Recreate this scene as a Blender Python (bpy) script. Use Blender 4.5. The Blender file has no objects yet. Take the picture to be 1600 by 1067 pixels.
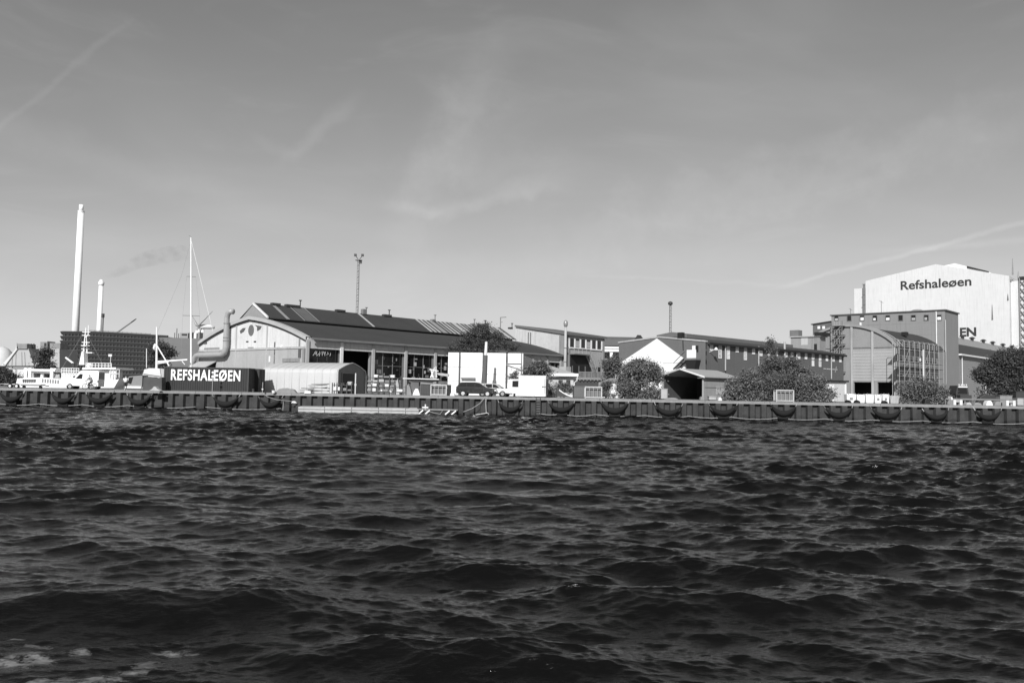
import bpy, math, random
import numpy as np
from mathutils import Matrix, Vector
R = math.radians
SC = bpy.context.scene
COL = SC.collection
# ---------------------------------------------------------------- camera
FPX, CX, CY = 1300.0, 800.0, 533.5
EYE = Vector((0, 0, 3.0)); PITCH, ROLL = R(3.30), R(1.0)
_f = Vector((0, math.cos(PITCH), math.sin(PITCH))); _r0 = Vector((1, 0, 0)); _u0 = Vector((0, -math.sin(PITCH), math.cos(PITCH)))
_r = _r0*math.cos(ROLL) + _u0*math.sin(ROLL); _u = _u0*math.cos(ROLL) - _r0*math.sin(ROLL)
cam = bpy.data.cameras.new('camera'); co = bpy.data.objects.new('camera', cam); COL.objects.link(co)
cam.sensor_width = 36; cam.lens = 36*FPX/1600; cam.clip_start = 0.1; cam.clip_end = 20000
m3 = Matrix((_r, _u, -_f)).transposed(); co.matrix_world = Matrix.Translation(EYE) @ m3.to_4x4()
SC.camera = co
# ---------------------------------------------------------------- sun, sky, exposure
SUN_EL = R(33); SUN_D = Vector((-0.22, -0.975, 0)).normalized()
sd = Vector((SUN_D.x*math.cos(SUN_EL), SUN_D.y*math.cos(SUN_EL), math.sin(SUN_EL)))
sl = bpy.data.lights.new('sun', 'SUN'); sl.energy = 4.9; sl.angle = R(0.5); sl.color = (1, 1, 1)
so = bpy.data.objects.new('sun', sl); COL.objects.link(so); so.rotation_euler = (-sd).to_track_quat('-Z', 'Y').to_euler(); so.location = (0, 0, 80)
SC.view_settings.view_transform = 'Standard'; SC.view_settings.look = 'None'; SC.view_settings.gamma = 1
SC.view_settings.exposure = 0.0
def ray(px, py):
    return _f + _r*((px-CX)/FPX) - _u*((py-CY)/FPX)
w = bpy.data.worlds.new('World'); SC.world = w; w.use_nodes = True
nt = w.node_tree; nt.nodes.clear(); NN = nt.nodes.new; LK = nt.links.new
def mth(op, a, b=None, c=None, clamp=False, nt=nt):
    n = nt.nodes.new('ShaderNodeMath'); n.operation = op; n.use_clamp = clamp
    for i, s in enumerate((a, b, c)):
        if s is None: continue
        if isinstance(s, (int, float)): n.inputs[i].default_value = s
        else: nt.links.new(s, n.inputs[i])
    return n.outputs[0]
def sstep(x, a, b, nt=nt):
    n = nt.nodes.new('ShaderNodeMapRange'); n.interpolation_type = 'SMOOTHSTEP'
    if isinstance(x, (int, float)): n.inputs[0].default_value = x
    else: nt.links.new(x, n.inputs[0])
    n.inputs[1].default_value = a; n.inputs[2].default_value = b
    return n.outputs[0]
sky = NN('ShaderNodeTexSky'); sky.sky_type = 'NISHITA'; sky.sun_disc = False
sky.sun_elevation = SUN_EL; sky.sun_rotation = math.atan2(SUN_D.x, SUN_D.y); sky.air_density = 1.0; sky.dust_density = 0.3; sky.ozone_density = 1.0
sep = NN('ShaderNodeSeparateColor'); LK(sky.outputs[0], sep.inputs[0])
grey = mth('ADD', mth('MULTIPLY', sep.outputs[0], 0.85), mth('MULTIPLY', sep.outputs[1], 0.15))   # black and white film behind a red filter
tc = NN('ShaderNodeTexCoord'); DIR = tc.outputs['Generated']
def dot(v):
    n = NN('ShaderNodeVectorMath'); n.operation = 'DOT_PRODUCT'; LK(DIR, n.inputs[0]); n.inputs[1].default_value = v
    return n.outputs['Value']
def noise(scale, detail=5, rough=0.55, sc=(1, 1, 1), dist=0.0, loc=(0, 0, 0)):
    mp = NN('ShaderNodeMapping'); LK(DIR, mp.inputs[0]); mp.inputs['Scale'].default_value = sc; mp.inputs['Location'].default_value = loc
    n = NN('ShaderNodeTexNoise'); LK(mp.outputs[0], n.inputs['Vector']); n.inputs['Scale'].default_value = scale
    n.inputs['Detail'].default_value = detail; n.inputs['Roughness'].default_value = rough; n.inputs['Distortion'].default_value = dist
    return n.outputs[0]
fine = noise(60, 4)
broken = noise(22, 5, 0.6)
def trail(p0, p1, width, strength, fade=0.02, wob=0.003):
    """a contrail: a strip along the great circle between two directions of the sky"""
    a = ray(*p0).normalized(); b = ray(*p1).normalized()
    n = a.cross(b).normalized(); mid = (a+b).normalized(); t = n.cross(mid).normalized()
    if t.dot(b-a) < 0: t = -t
    half = b.dot(t)
    d = mth('ABSOLUTE', mth('ADD', dot(n), mth('MULTIPLY', mth('SUBTRACT', broken, 0.5), wob*4)))
    across = mth('SUBTRACT', 1.0, sstep(d, 0.0, width))
    al = mth('ABSOLUTE', dot(t)); along = mth('SUBTRACT', 1.0, sstep(al, half-fade, half+fade))
    tex = mth('ADD', 0.45, mth('MULTIPLY', fine, 1.1))
    return mth('MULTIPLY', mth('MULTIPLY', mth('MULTIPLY', across, along), tex), strength)
tr = [trail((-40, 235), (190, 42), 0.005, 0.07, 0.03, 0.004), trail((450, 248), (552, 155), 0.012, 0.09, 0.03, 0.006),
      trail((400, 215), (465, 248), 0.012, 0.05, 0.02, 0.006), trail((1225, 447), (1700, 322), 0.0042, 0.16, 0.03, 0.003),
      trail((1390, 392), (1700, 366), 0.006, 0.10, 0.04, 0.003), trail((930, 432), (1250, 446), 0.004, 0.06, 0.04, 0.003),
      trail((-50, 190), (420, 330), 0.03, 0.07, 0.08, 0.01), trail((610, 318), (690, 343), 0.012, 0.13, 0.02, 0.008), trail((670, 344), (850, 285), 0.016, 0.13, 0.03, 0.010),
      trail((640, 340), (770, 100), 0.050, 0.14, 0.07, 0.02), trail((720, 270), (900, 255), 0.035, 0.05, 0.05, 0.02), trail((880, 380), (1620, 190), 0.05, 0.09, 0.1, 0.03), trail((560, 430), (1200, 400), 0.03, 0.06, 0.1, 0.01)]
cir = mth('MULTIPLY', sstep(noise(2.6, 6, 0.5, (1, 1, 2.6), 0.6, (0.3, 0, 0.2)), 0.42, 0.85), 0.16)
cir2 = mth('MULTIPLY', sstep(noise(5.5, 7, 0.6, (1, 0.6, 3.2), 1.2, (2.3, 1, 0)), 0.5, 0.85), 0.09)
tot = mth('ADD', cir, cir2)
for t in tr: tot = mth('ADD', tot, t)
sx = NN('ShaderNodeSeparateXYZ'); LK(DIR, sx.inputs[0])
tot = mth('MULTIPLY', tot, sstep(sx.outputs[2], -0.01, 0.04))
skyv = mth('MULTIPLY', grey, 1.0)
# cirrus is a thin bright veil over the clear sky
# film shoulder: the horizon glow is held back, as in the print
film = mth('MULTIPLY', mth('SUBTRACT', 1.0, mth('POWER', 2.71828, mth('MULTIPLY', mth('POWER', mth('MULTIPLY', skyv, 0.1), 1.22), -3.25))), 7.3)
lum = mth('ADD', film, mth('MULTIPLY', tot, 3.6))
cmb = NN('ShaderNodeCombineColor'); [LK(lum, cmb.inputs[i]) for i in range(3)]
bg = NN('ShaderNodeBackground'); LK(cmb.outputs[0], bg.inputs[0]); bg.inputs[1].default_value = 0.1
wo = NN('ShaderNodeOutputWorld'); LK(bg.outputs[0], wo.inputs[0])
# ---------------------------------------------------------------- helpers
G = 2.1                                            # ground level of the quay above the water
def pt(px, py, Y):                                 # the world point at depth Y seen at a pixel
    d = ray(px, py); return EYE + d*(Y/d.y)
def gx(px, Y, z=G):                                # world x of the column px at depth Y, height z
    lo = (px-CX)/FPX*Y
    for _ in range(4):                             # correct for pitch and roll
        p = Vector((lo, Y, z)) - EYE; q = CX + FPX*p.dot(_r)/p.dot(_f); lo += (px-q)/FPX*Y
    return lo
class Frame:
    """ground frame: u runs along a facade (azimuth az from the view axis), v away from the camera, w up"""
    def __init__(s, px, Y, az, z=G):
        s.o = Vector((gx(px, Y, z), Y, z)); a = R(az)
        s.u = Vector((math.sin(a), math.cos(a), 0)); s.v = Vector((-math.cos(a), math.sin(a), 0)); s.rz = math.atan2(s.u.y, s.u.x)
    def at(s, px, py, u=None, v=None):
        d = ray(px, py); n, c = (s.u, u) if u is not None else (s.v, v)
        t = (c + (s.o-EYE).dot(n))/d.dot(n); p = EYE + d*t - s.o
        return (p.dot(s.v) if u is not None else p.dot(s.u), p.z)
_mats = {}
def mat(name, g, rough=0.8, var=0.18, scale=0.8, metal=0.0, streak=0.0, bump=0.0, bscale=8.0, spec=0.5, fine=0.1):
    """grey surface with blotches, fine grain and downward streaks of dirt"""
    if name in _mats: return _mats[name]
    m = bpy.data.materials.new(name); m.use_nodes = True; t = m.node_tree; b = t.nodes['Principled BSDF']; N = t.nodes.new; L = t.links.new
    tcn = N('ShaderNodeTexCoord'); ob = tcn.outputs['Object']
    def nz(sc, vec=(1, 1, 1), det=5):
        mp = N('ShaderNodeMapping'); mp.inputs['Scale'].default_value = vec; L(ob, mp.inputs[0])
        n = N('ShaderNodeTexNoise'); L(mp.outputs[0], n.inputs['Vector']); n.inputs['Scale'].default_value = sc; n.inputs['Detail'].default_value = det; n.inputs['Roughness'].default_value = 0.6
        return n.outputs[0]
    M = lambda op, a, bb, c=None: mth(op, a, bb, c, nt=t)
    v = M('MULTIPLY_ADD', M('SUBTRACT', nz(scale), 0.5), var*2.4, 1.0)
    v = M('MULTIPLY', v, M('MULTIPLY_ADD', M('SUBTRACT', nz(scale*9), 0.5), fine*2.4, 1.0))
    if streak: v = M('MULTIPLY', v, M('SUBTRACT', 1.0, M('MULTIPLY', sstep(nz(1.0, (2.2, 2.2, 0.12)), 0.48, 0.8, nt=t), streak)))
    v = M('MAXIMUM', M('MULTIPLY', v, g), 0.004)
    cc = N('ShaderNodeCombineColor'); [L(v, cc.inputs[i]) for i in range(3)]
    L(cc.outputs[0], b.inputs['Base Color']); b.inputs['Roughness'].default_value = rough; b.inputs['Metallic'].default_value = metal
    b.inputs['Specular IOR Level'].default_value = spec
    if bump:
        bp = N('ShaderNodeBump'); bp.inputs['Strength'].default_value = bump; bp.inputs['Distance'].default_value = 0.05; L(nz(bscale), bp.inputs['Height']); L(bp.outputs[0], b.inputs['Normal'])
    _mats[name] = m; return m
class MB:
    def __init__(s): s.v = []; s.f = []
    def add(s, vs, fs):
        n = len(s.v); s.v += [tuple(p) for p in vs]; s.f += [tuple(i+n for i in f) for f in fs]; return s
    def hexa(s, p):                                # 4 bottom, 4 top points, both counter-clockwise
        return s.add(p, [(3, 2, 1, 0), (4, 5, 6, 7), (0, 1, 5, 4), (1, 2, 6, 5), (2, 3, 7, 6), (3, 0, 4, 7)])
    def box(s, x0, x1, y0, y1, z0, z1):
        if x0 > x1: x0, x1 = x1, x0
        if y0 > y1: y0, y1 = y1, y0
        if z0 > z1: z0, z1 = z1, z0
        return s.hexa([(x0, y0, z0), (x1, y0, z0), (x1, y1, z0), (x0, y1, z0), (x0, y0, z1), (x1, y0, z1), (x1, y1, z1), (x0, y1, z1)])
    def tube(s, a, b, r0, r1=None, n=8, cap=True):
        a, b = Vector(a), Vector(b); r1 = r0 if r1 is None else r1; d = (b-a)
        if d.length < 1e-6: return s
        d.normalize(); x = d.orthogonal().normalized(); y = d.cross(x)
        P = [a+(x*math.cos(2*math.pi*i/n)+y*math.sin(2*math.pi*i/n))*r0 for i in range(n)] + [b+(x*math.cos(2*math.pi*i/n)+y*math.sin(2*math.pi*i/n))*r1 for i in range(n)]
        F = [(i, (i+1) % n, n+(i+1) % n, n+i) for i in range(n)]
        if cap: F += [tuple(range(n-1, -1, -1)), tuple(range(n, 2*n))]
        return s.add(P, F)
    def path(s, pts, rs, n=8):
        """a smooth pipe through points with one radius each"""
        pts = [Vector(p) for p in pts]
        if not hasattr(rs, '__len__'): rs = [rs]*len(pts)
        ref = Vector((0.31, 0.2, 0.93)); P = []
        for i, p in enumerate(pts):
            d = (pts[min(i+1, len(pts)-1)]-pts[max(i-1, 0)]).normalized()
            x = d.cross(ref); x = x.normalized() if x.length > 1e-3 else d.orthogonal().normalized(); y = d.cross(x)
            P += [p+(x*math.cos(2*math.pi*k/n)+y*math.sin(2*math.pi*k/n))*rs[i] for k in range(n)]
        F = [(j*n+i, j*n+(i+1) % n, (j+1)*n+(i+1) % n, (j+1)*n+i) for j in range(len(pts)-1) for i in range(n)]
        F += [tuple(range(n-1, -1, -1)), tuple(range((len(pts)-1)*n, len(pts)*n))]
        return s.add(P, F)
    def prism(s, poly, fn, c0, c1):
        """polygon (a,b) extruded between c0 and c1; fn(a,b,c)->xyz"""
        n = len(poly); P = [fn(a, b, c0) for a, b in poly] + [fn(a, b, c1) for a, b in poly]
        return s.add(P, [tuple(range(n-1, -1, -1)), tuple(range(n, 2*n))] + [(i, (i+1) % n, n+(i+1) % n, n+i) for i in range(n)])
    def build(s, name, m, parent=None, smooth=False, loc=None, rz=0):
        me = bpy.data.meshes.new(name); me.from_pydata([tuple(p) for p in s.v], [], s.f)
        import bmesh
        bm = bmesh.new(); bm.from_mesh(me); bmesh.ops.recalc_face_normals(bm, faces=bm.faces); bm.to_mesh(me); bm.free()
        if smooth: me.polygons.foreach_set('use_smooth', [True]*len(me.polygons))
        me.materials.append(m); o = bpy.data.objects.new(name, me); COL.objects.link(o)
        if parent: o.parent = parent
        if loc is not None: o.location = loc; o.rotation_euler = (0, 0, rz)
        return o
def XY(a, b, c): return (a, b, c)                  # plan polygon, extruded upwards
def UW(a, b, c): return (a, c, b)                  # polygon in a facade (u,w), extruded along v
def VW(a, b, c): return (c, a, b)                  # polygon in a gable (v,w), extruded along u
def tag(o, label, cat, group=None, kind=None):
    if label: o['label'] = label
    if cat: o['category'] = cat
    if group: o['group'] = group
    if kind: o['kind'] = kind
    return o
def thing(name, label, cat, loc=(0, 0, 0), rz=0, group=None):
    o = bpy.data.objects.new(name, None); COL.objects.link(o); o.empty_display_size = 0.5
    o.location = loc; o.rotation_euler = (0, 0, rz); return tag(o, label, cat, group)
def fthing(F, name, label, cat, group=None): return thing(name, label, cat, F.o, F.rz, group)
def gthing(px, Y, name, label, cat, rz=0, group=None, dz=0.0): return thing(name, label, cat, (gx(px, Y), Y, G+dz), rz, group)
def dup(root, loc, rz=0, label=None, scale=None):
    r = root.copy(); COL.objects.link(r); r.location = loc; r.rotation_euler = (0, 0, rz)
    if label: r['label'] = label
    if scale: r.scale = scale
    for ch in list(root.children):
        c = ch.copy(); COL.objects.link(c); c.parent = r
        for g in list(ch.children):
            d = g.copy(); COL.objects.link(d); d.parent = c
    return r
def text(body, m, parent, h, width, M4, name='lettering', bold=0.0, ext=0.03, space=1.0):
    cu = bpy.data.curves.new(name, 'FONT'); cu.body = body; cu.size = 1; cu.extrude = ext; cu.offset = bold; cu.resolution_u = 4; cu.space_character = space
    to = bpy.data.objects.new(name, cu); COL.objects.link(to); bpy.context.view_layer.update()
    me = bpy.data.meshes.new_from_object(to.evaluated_get(bpy.context.evaluated_depsgraph_get())); bpy.data.objects.remove(to); me.name = name
    a = np.empty(len(me.vertices)*3, 'f'); me.vertices.foreach_get('co', a); a = a.reshape(-1, 3)
    mn, mx = a.min(0), a.max(0); a[:, 0] = (a[:, 0]-mn[0])/(mx[0]-mn[0])*width; a[:, 1] = (a[:, 1]-mn[1])/(mx[1]-mn[1])*h
    a[:, 2] = (a[:, 2]-mn[2])
    me.vertices.foreach_set('co', a.ravel()); me.transform(M4); me.materials.clear(); me.materials.append(m)
    o = bpy.data.objects.new(name, me); COL.objects.link(o); o.parent = parent; return o
def face_M(u, w, v=-0.03, tilt=0.0):               # text upright in the facade plane, facing -v
    return Matrix.Translation((u, v, w)) @ Matrix.Rotation(tilt, 4, 'Y') @ Matrix.Rotation(R(90), 4, 'X')
def gable_M(v, w, u=-0.03):                        # text in the gable plane u=const facing -u, reading from large v to small v
    return Matrix.Translation((u, v, w)) @ Matrix.Rotation(R(-90), 4, 'Z') @ Matrix.Rotation(R(90), 4, 'X')
# ---------------------------------------------------------------- materials
WHITE = mat('white_paint', 0.80, 0.5, 0.05, streak=0.06)
OFFW = mat('weathered_white', 0.68, 0.7, 0.10, 0.15, streak=0.18)
CONC = mat('pale_concrete', 0.40, 0.9, 0.22, 0.35, streak=0.3)
CONCD = mat('grey_concrete', 0.24, 0.9, 0.2, 0.4, streak=0.25)
RENDER = mat('pale_render', 0.46, 0.9, 0.2, 0.22, streak=0.3)
GREYR = mat('grey_render', 0.21, 0.9, 0.12, 0.2, streak=0.2)
BRICK = mat('dark_brick', 0.115, 0.9, 0.15, 0.4, streak=0.2)
ROOF = mat('roofing_felt', 0.04, 0.9, 0.22, 0.25, fine=0.2)
ROOFL = mat('grey_sheet_roof', 0.26, 0.7, 0.15, 0.4)
BLACK = mat('black_paint', 0.012, 0.6, 0.2)
DARKM = mat('dark_metal', 0.05, 0.6, 0.2, metal=0.2)
GALV = mat('galvanised_steel', 0.42, 0.5, 0.12, metal=0.3)
STEEL = mat('grey_steel', 0.22, 0.5, 0.2, metal=0.3)
RUST = mat('rusty_sheet_pile', 0.042, 0.85, 0.55, 0.9, streak=0.55, fine=0.4, bump=0.6)
CAP = mat('quay_concrete', 0.23, 0.9, 0.3, 0.7, fine=0.25)
RUBBER = mat('black_rubber', 0.006, 0.9, 0.3, 2)
WOOD = mat('weathered_wood', 0.26, 0.85, 0.3, 1.2)
WOODD = mat('dark_wood', 0.07, 0.85, 0.3, 1.2)
GLASS = mat('dark_window_glass', 0.012, 0.14, 0.2, spec=0.45)
TARP = mat('grey_tarpaulin', 0.50, 0.55, 0.08, 0.5, streak=0.12)
LEAF = mat('leaves', 0.085, 0.6, 0.5, 0.9, fine=0.5)
LEAFD = mat('dark_leaves', 0.045, 0.6, 0.5, 0.9, fine=0.5)
BARK = mat('bark', 0.06, 0.9, 0.3, 3)
EARTH = mat('gravel_ground', 0.16, 0.95, 0.35, 0.15, fine=0.3)
ROPE = mat('pale_rope', 0.40, 0.9, 0.3, 3)
SKIN = mat('skin', 0.4, 0.6, 0.05)
HAIR = mat('dark_hair', 0.03, 0.7, 0.1)
CHROME = mat('alloy_rim', 0.6, 0.3, 0.05, metal=0.6)
CARP = mat('dark_car_paint', 0.012, 0.25, 0.05, spec=0.4)
LAMPG = mat('lamp_glass', 0.7, 0.2, 0.05)
# ================================================================ SETTING
# ---------------------------------------------------------------- water
def build_water():
    rng = np.random.RandomState(11)
    ys = [2.2]
    while ys[-1] < 99.5: ys.append(ys[-1]*(1+0.0026+0.0022*min(1, ys[-1]/40)))
    ys = np.array(ys); nc = 1650
    t = np.linspace(-0.98, 0.98, nc); Y0 = np.repeat(ys[:, None], nc, 1); X0 = Y0*t[None, :]
    X = X0.copy(); Y = Y0.copy(); Z = np.zeros_like(X)
    gust = 0.75+0.25*np.sin(X0*0.21+1.3)*np.sin(Y0*0.17+0.4)+0.2*np.sin(X0*0.11-Y0*0.09+2)
    far = 1+1.35*np.clip((Y0-14)/36, 0, 1)             # far waves made steeper, shaped to darken the distant water
    near_flatten = 0.62+0.38*np.clip((Y0-6.5)/7, 0, 1)  # near waves flattened, shaped to keep sun glints away
    dy = np.gradient(ys)[:, None]
    N = 170
    lam = 0.075*(5.4/0.075)**(np.arange(N)/(N-1.0))
    lam *= 1+0.1*rng.randn(N)
    for i in range(N):
        L = lam[i]; k = 2*math.pi/L
        spread = 0.46 if L < 1.2 else 0.30
        a = R(264)+spread*rng.randn(); dx_, dy_ = math.cos(a), math.sin(a)
        st = 0.015 if L > 3.4 else (0.031 if L > 1.1 else (0.036 if L > 0.45 else 0.038))          # slope carried by each wave
        A = st/k; ph = rng.rand()*2*math.pi
        fade = np.clip((L/(dy*1.0)-0.9), 0, 1)
        g = (gust*far if L < 2 else 1.0)*fade*near_flatten
        th = k*(dx_*X0+dy_*Y0)+ph; s_, c_ = np.sin(th), np.cos(th)
        Z += A*g*c_; q = (0.95 if L > 0.6 else 0.6)*A*g
        X -= q*dx_*s_; Y -= q*dy_*s_
    # a few particular swells of the foreground
    for (px, py, rad, h, wx) in SWELLS:
        d = ray(px, py); tt = -3.0/d.z; p = EYE+d*tt
        ex = (X0-p.x)/wx; ey = (Y0-p.y-0.12*(X0-p.x))/rad
        Z += h*np.exp(-ex**2-ey**2)
    Z = Z+0.03*np.maximum(Z, 0)
    V = np.stack([X, Y, Z], -1).reshape(-1, 3).astype('f'); nr = len(ys)
    idx = np.arange(nr*nc).reshape(nr, nc)
    Q = np.stack([idx[:-1, :-1], idx[:-1, 1:], idx[1:, 1:], idx[1:, :-1]], -1).reshape(-1, 4)
    # flat outer water all round, a little lower than the waves' mean
    z0 = -0.5; S = 3000; o = len(V)
    outer = np.array([(-S, -S, z0), (S, -S, z0), (S, 92, z0), (-S, 104, z0)], 'f')
    V = np.concatenate([V, outer]); Q = np.concatenate([Q, [[o, o+1, o+2, o+3]]])
    me = bpy.data.meshes.new('water'); me.vertices.add(len(V)); me.vertices.foreach_set('co', V.ravel())
    me.loops.add(Q.size); me.loops.foreach_set('vertex_index', Q.ravel().astype('i')); me.polygons.add(len(Q))
    me.polygons.foreach_set('loop_start', np.arange(0, Q.size, 4, dtype='i')); me.update(calc_edges=True); me.polygons.foreach_set('use_smooth', [True]*len(Q))
    m = bpy.data.materials.new('harbour_water'); m.use_nodes = True; t = m.node_tree; b = t.nodes['Principled BSDF']; N_ = t.nodes.new; L_ = t.links.new
    b.inputs['Base Color'].default_value = (0.003,)*3+(1,); b.inputs['Roughness'].default_value = 0.15; b.inputs['IOR'].default_value = 1.333
    b.inputs['Specular IOR Level'].default_value = 0.72
    tcw = N_('ShaderNodeTexCoord')
    def nz(sc, vec, det, rot=0.0):
        mp = N_('ShaderNodeMapping'); mp.inputs['Scale'].default_value = vec; mp.inputs['Rotation'].default_value = (0, 0, rot); L_(tcw.outputs['Object'], mp.inputs[0])
        n = N_('ShaderNodeTexNoise'); L_(mp.outputs[0], n.inputs['Vector']); n.inputs['Scale'].default_value = sc; n.inputs['Detail'].default_value = det; n.inputs['Roughness'].default_value = 0.65
        return n.outputs[0]
    h = mth('ADD', mth('MULTIPLY', nz(3.6, (0.38, 1.3, 1), 6, 0.08), 0.030, nt=t), mth('MULTIPLY', nz(13, (0.45, 1.2, 1), 4, -0.12), 0.013, nt=t), nt=t)
    bp = N_('ShaderNodeBump'); bp.inputs['Strength'].default_value = 0.85; bp.inputs['Distance'].default_value = 1.0
    L_(h, bp.inputs['Height']); L_(bp.outputs[0], b.inputs['Normal'])
    # patches of foam left by the boat
    geo = N_('ShaderNodeNewGeometry'); fm = None
    sp = N_('ShaderNodeSeparateXYZ'); L_(geo.outputs['Position'], sp.inputs[0])
    for (px, py, rx, ry) in FOAM:
        d = ray(px, py); p = EYE+d*(-3.0/d.z)
        ex = mth('DIVIDE', mth('SUBTRACT', sp.outputs[0], p.x, nt=t), rx, nt=t); ey = mth('DIVIDE', mth('SUBTRACT', sp.outputs[1], p.y, nt=t), ry, nt=t)
        e = mth('ADD', mth('MULTIPLY', ex, ex, nt=t), mth('MULTIPLY', ey, ey, nt=t), nt=t)
        e = mth('SUBTRACT', 1.0, e, clamp=True, nt=t); fm = e if fm is None else mth('MAXIMUM', fm, e, nt=t)
    fo = sstep(mth('MULTIPLY', mth('POWER', fm, 0.6, nt=t), mth('MULTIPLY_ADD', nz(26.0, (0.8, 1.3, 1), 4, 0.3), 0.5, nz(6.0, (0.7, 1.6, 1), 6, 0.15), nt=t), nt=t), 0.56, 0.84, nt=t)
    mx = N_('ShaderNodeMix'); mx.data_type = 'RGBA'; L_(fo, mx.inputs['Factor']); mx.inputs['A'].default_value = (0.003,)*3+(1,); mx.inputs['B'].default_value = (0.15,)*3+(1,)
    L_(mx.outputs['Result'], b.inputs['Base Color'])
    L_(mth('MULTIPLY_ADD', fo, 0.7, 0.15, nt=t), b.inputs['Roughness'])
    me.materials.append(m); ob = bpy.data.objects.new('water', me); COL.objects.link(ob); ob['kind'] = 'structure'
SWELLS = [(120, 968, 0.62, 0.26, 3.2), (1050, 950, 0.8, 0.13, 4.2), (1350, 850, 1.2, 0.12, 4.5)]
FOAM = [(35, 1035, 0.62, 0.38), (95, 1066, 0.8, 0.30), (230, 1037, 0.42, 0.26), (275, 1018, 0.42, 0.15), (120, 1024, 0.25, 0.14), (205, 1050, 0.3, 0.14), (60, 1010, .3, .12), (160, 1060, .4, .12), (20, 1000, .25, .08)]
build_water()
# ---------------------------------------------------------------- quay line and ground
def qy(x): return 96.3 - 0.060*x                   # y of the quay face at world x
QA = math.atan2(-0.060, 1.0)
gm = MB(); gm.add([(-3500, qy(-3500)+0.3, G-0.02), (-200, qy(-200)+0.3, G-0.02), (200, qy(200)+0.3, G-0.02), (3500, qy(3500)+0.3, G-0.02), (6000, 9000, G-0.02), (-6000, 9000, G-0.02)], [(0, 1, 2, 3, 4, 5)])
tag(gm.build('ground', EARTH), None, None, kind='structure')
# sheet-piled quay wall with a concrete cap
qw = thing('quay_wall', 'long rusty sheet-piled quay wall with a pale concrete cap, running along the whole waterfront', 'quay wall', (0, qy(0), 0), QA)
sp = MB(); rs = random.Random(5); x = -95.0; P = []
while x < 95:                                       # trapezoid piles, one every 1.3 m
    jd = rs.uniform(-.03, .03)
    for dx, dd in ((0, 0.42), (0.50, 0.42), (0.62, 0.0+jd), (1.14, 0.0+jd)): P.append((x+dx+rs.uniform(-.02, .02), dd))
    x += 1.28
V = [(a, b, z) for z in (-1.6, 0.25, 1.0, 1.84) for a, b in P]; n = len(P)
sp.add(V, [(j*n+i, j*n+i+1, (j+1)*n+i+1, (j+1)*n+i) for j in range(3) for i in range(n-1)])
sp.build('sheet_piles', RUST, qw)
wd = MB(); wv = [(a, b-0.02, -1.6) for a, b in P]+[(a, b-0.02, 0.42+0.12*math.sin(a*1.7)+rs.uniform(-.13, .16)) for a, b in P]
wd.add(wv, [(i, i+1, n+i+1, n+i) for i in range(n-1)]); wd.build('weed_band', mat('black_weed', .016, .6, .5, 3, fine=.5), qw)
cp = MB(); x = -95.0; k = 0
while x < 95:
    L = 5.0+rs.random()*2; cp.box(x, x+L-0.03, -0.07+0.015*rs.random(), 1.3, 1.86+0.015*rs.random(), 2.13+0.02*rs.random()); x += L
cp.build('concrete_cap', CAP, qw)
def Q(px, d=0.0):                                   # quay-face point under column px, d metres behind the face
    Y = 95.0
    for _ in range(5): X = gx(px, Y, 1.2); Y = qy(X)+d
    return X, Y
# hanging crescent fenders
def make_fender(label):
    t = thing('quay_fender', label, 'fender', (0, 0, 0), QA, 'black rubber fenders hung along the quay wall')
    m = MB(); pts = []; rr = []
    for i in range(17):
        s = -1+2*i/16; pts.append((s*1.5, -0.30, 1.55-0.84*(1-abs(s)**2.2))); rr.append(0.06+0.27*(1-abs(s)**1.9))
    m.path(pts, rr, 10); m.build('rubber_crescent', RUBBER, t, True)
    b = MB()
    b.box(-0.62, 0.66, -0.28, 0.0, 0.12, 0.6)
    b.build('mounting_block', RUBBER, t)
    for s in (-1, 1):
        c = MB(); c.path([(s*1.44, -0.3, 1.45), (s*1.55, -0.2, 1.62), (s*1.68, -0.1, 1.88)], 0.035, 6); c.build('chain', GALV if s > 0 else STEEL, t)
    return t
fx = [20, 100, 158, 220, 355, 425, 797, 878, 960, 1043, 1130, 1222, 1310, 1383, 1462, 1542]
desc = ['half-hidden in shade at the far left edge of the quay', 'below the white vessel with the frame gantry', 'below the cyclist by the white van', 'below the walking person in a white shirt', 'below the black lettered container', 'beneath the left end of the tarpaulin tent', 'below the white pickup truck', 'below the dark boat with the white stripe', 'below the steel cage by the low white wall', 'below the big bush left of the open shed', 'below the wall of the open shed', 'below the steel cage in front of the brick building', 'below the pale lean-to shed', 'below the white bulk bags', 'below the small bush by the scaffolding', 'at the far right, below the big dark tree']
F0 = None
for px, d in zip(fx, desc):
    X, Y = Q(px); lb = 'black crescent fender '+d
    s = 0.93+0.12*rs.random()
    if F0 is None: F0 = make_fender(lb); F0.location = (X, Y, 0.02); F0.scale = (s, 1, 1)
    else: dup(F0, (X, Y, rs.uniform(-.06, .08)), QA+0.02*rs.uniform(-1, 1), lb, (s*rs.uniform(.9, 1.06)*rs.choice((1, -1)), rs.uniform(.85, 1.1), s*rs.uniform(.95, 1.1))).rotation_euler[1] = rs.uniform(-.06, .06)
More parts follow.
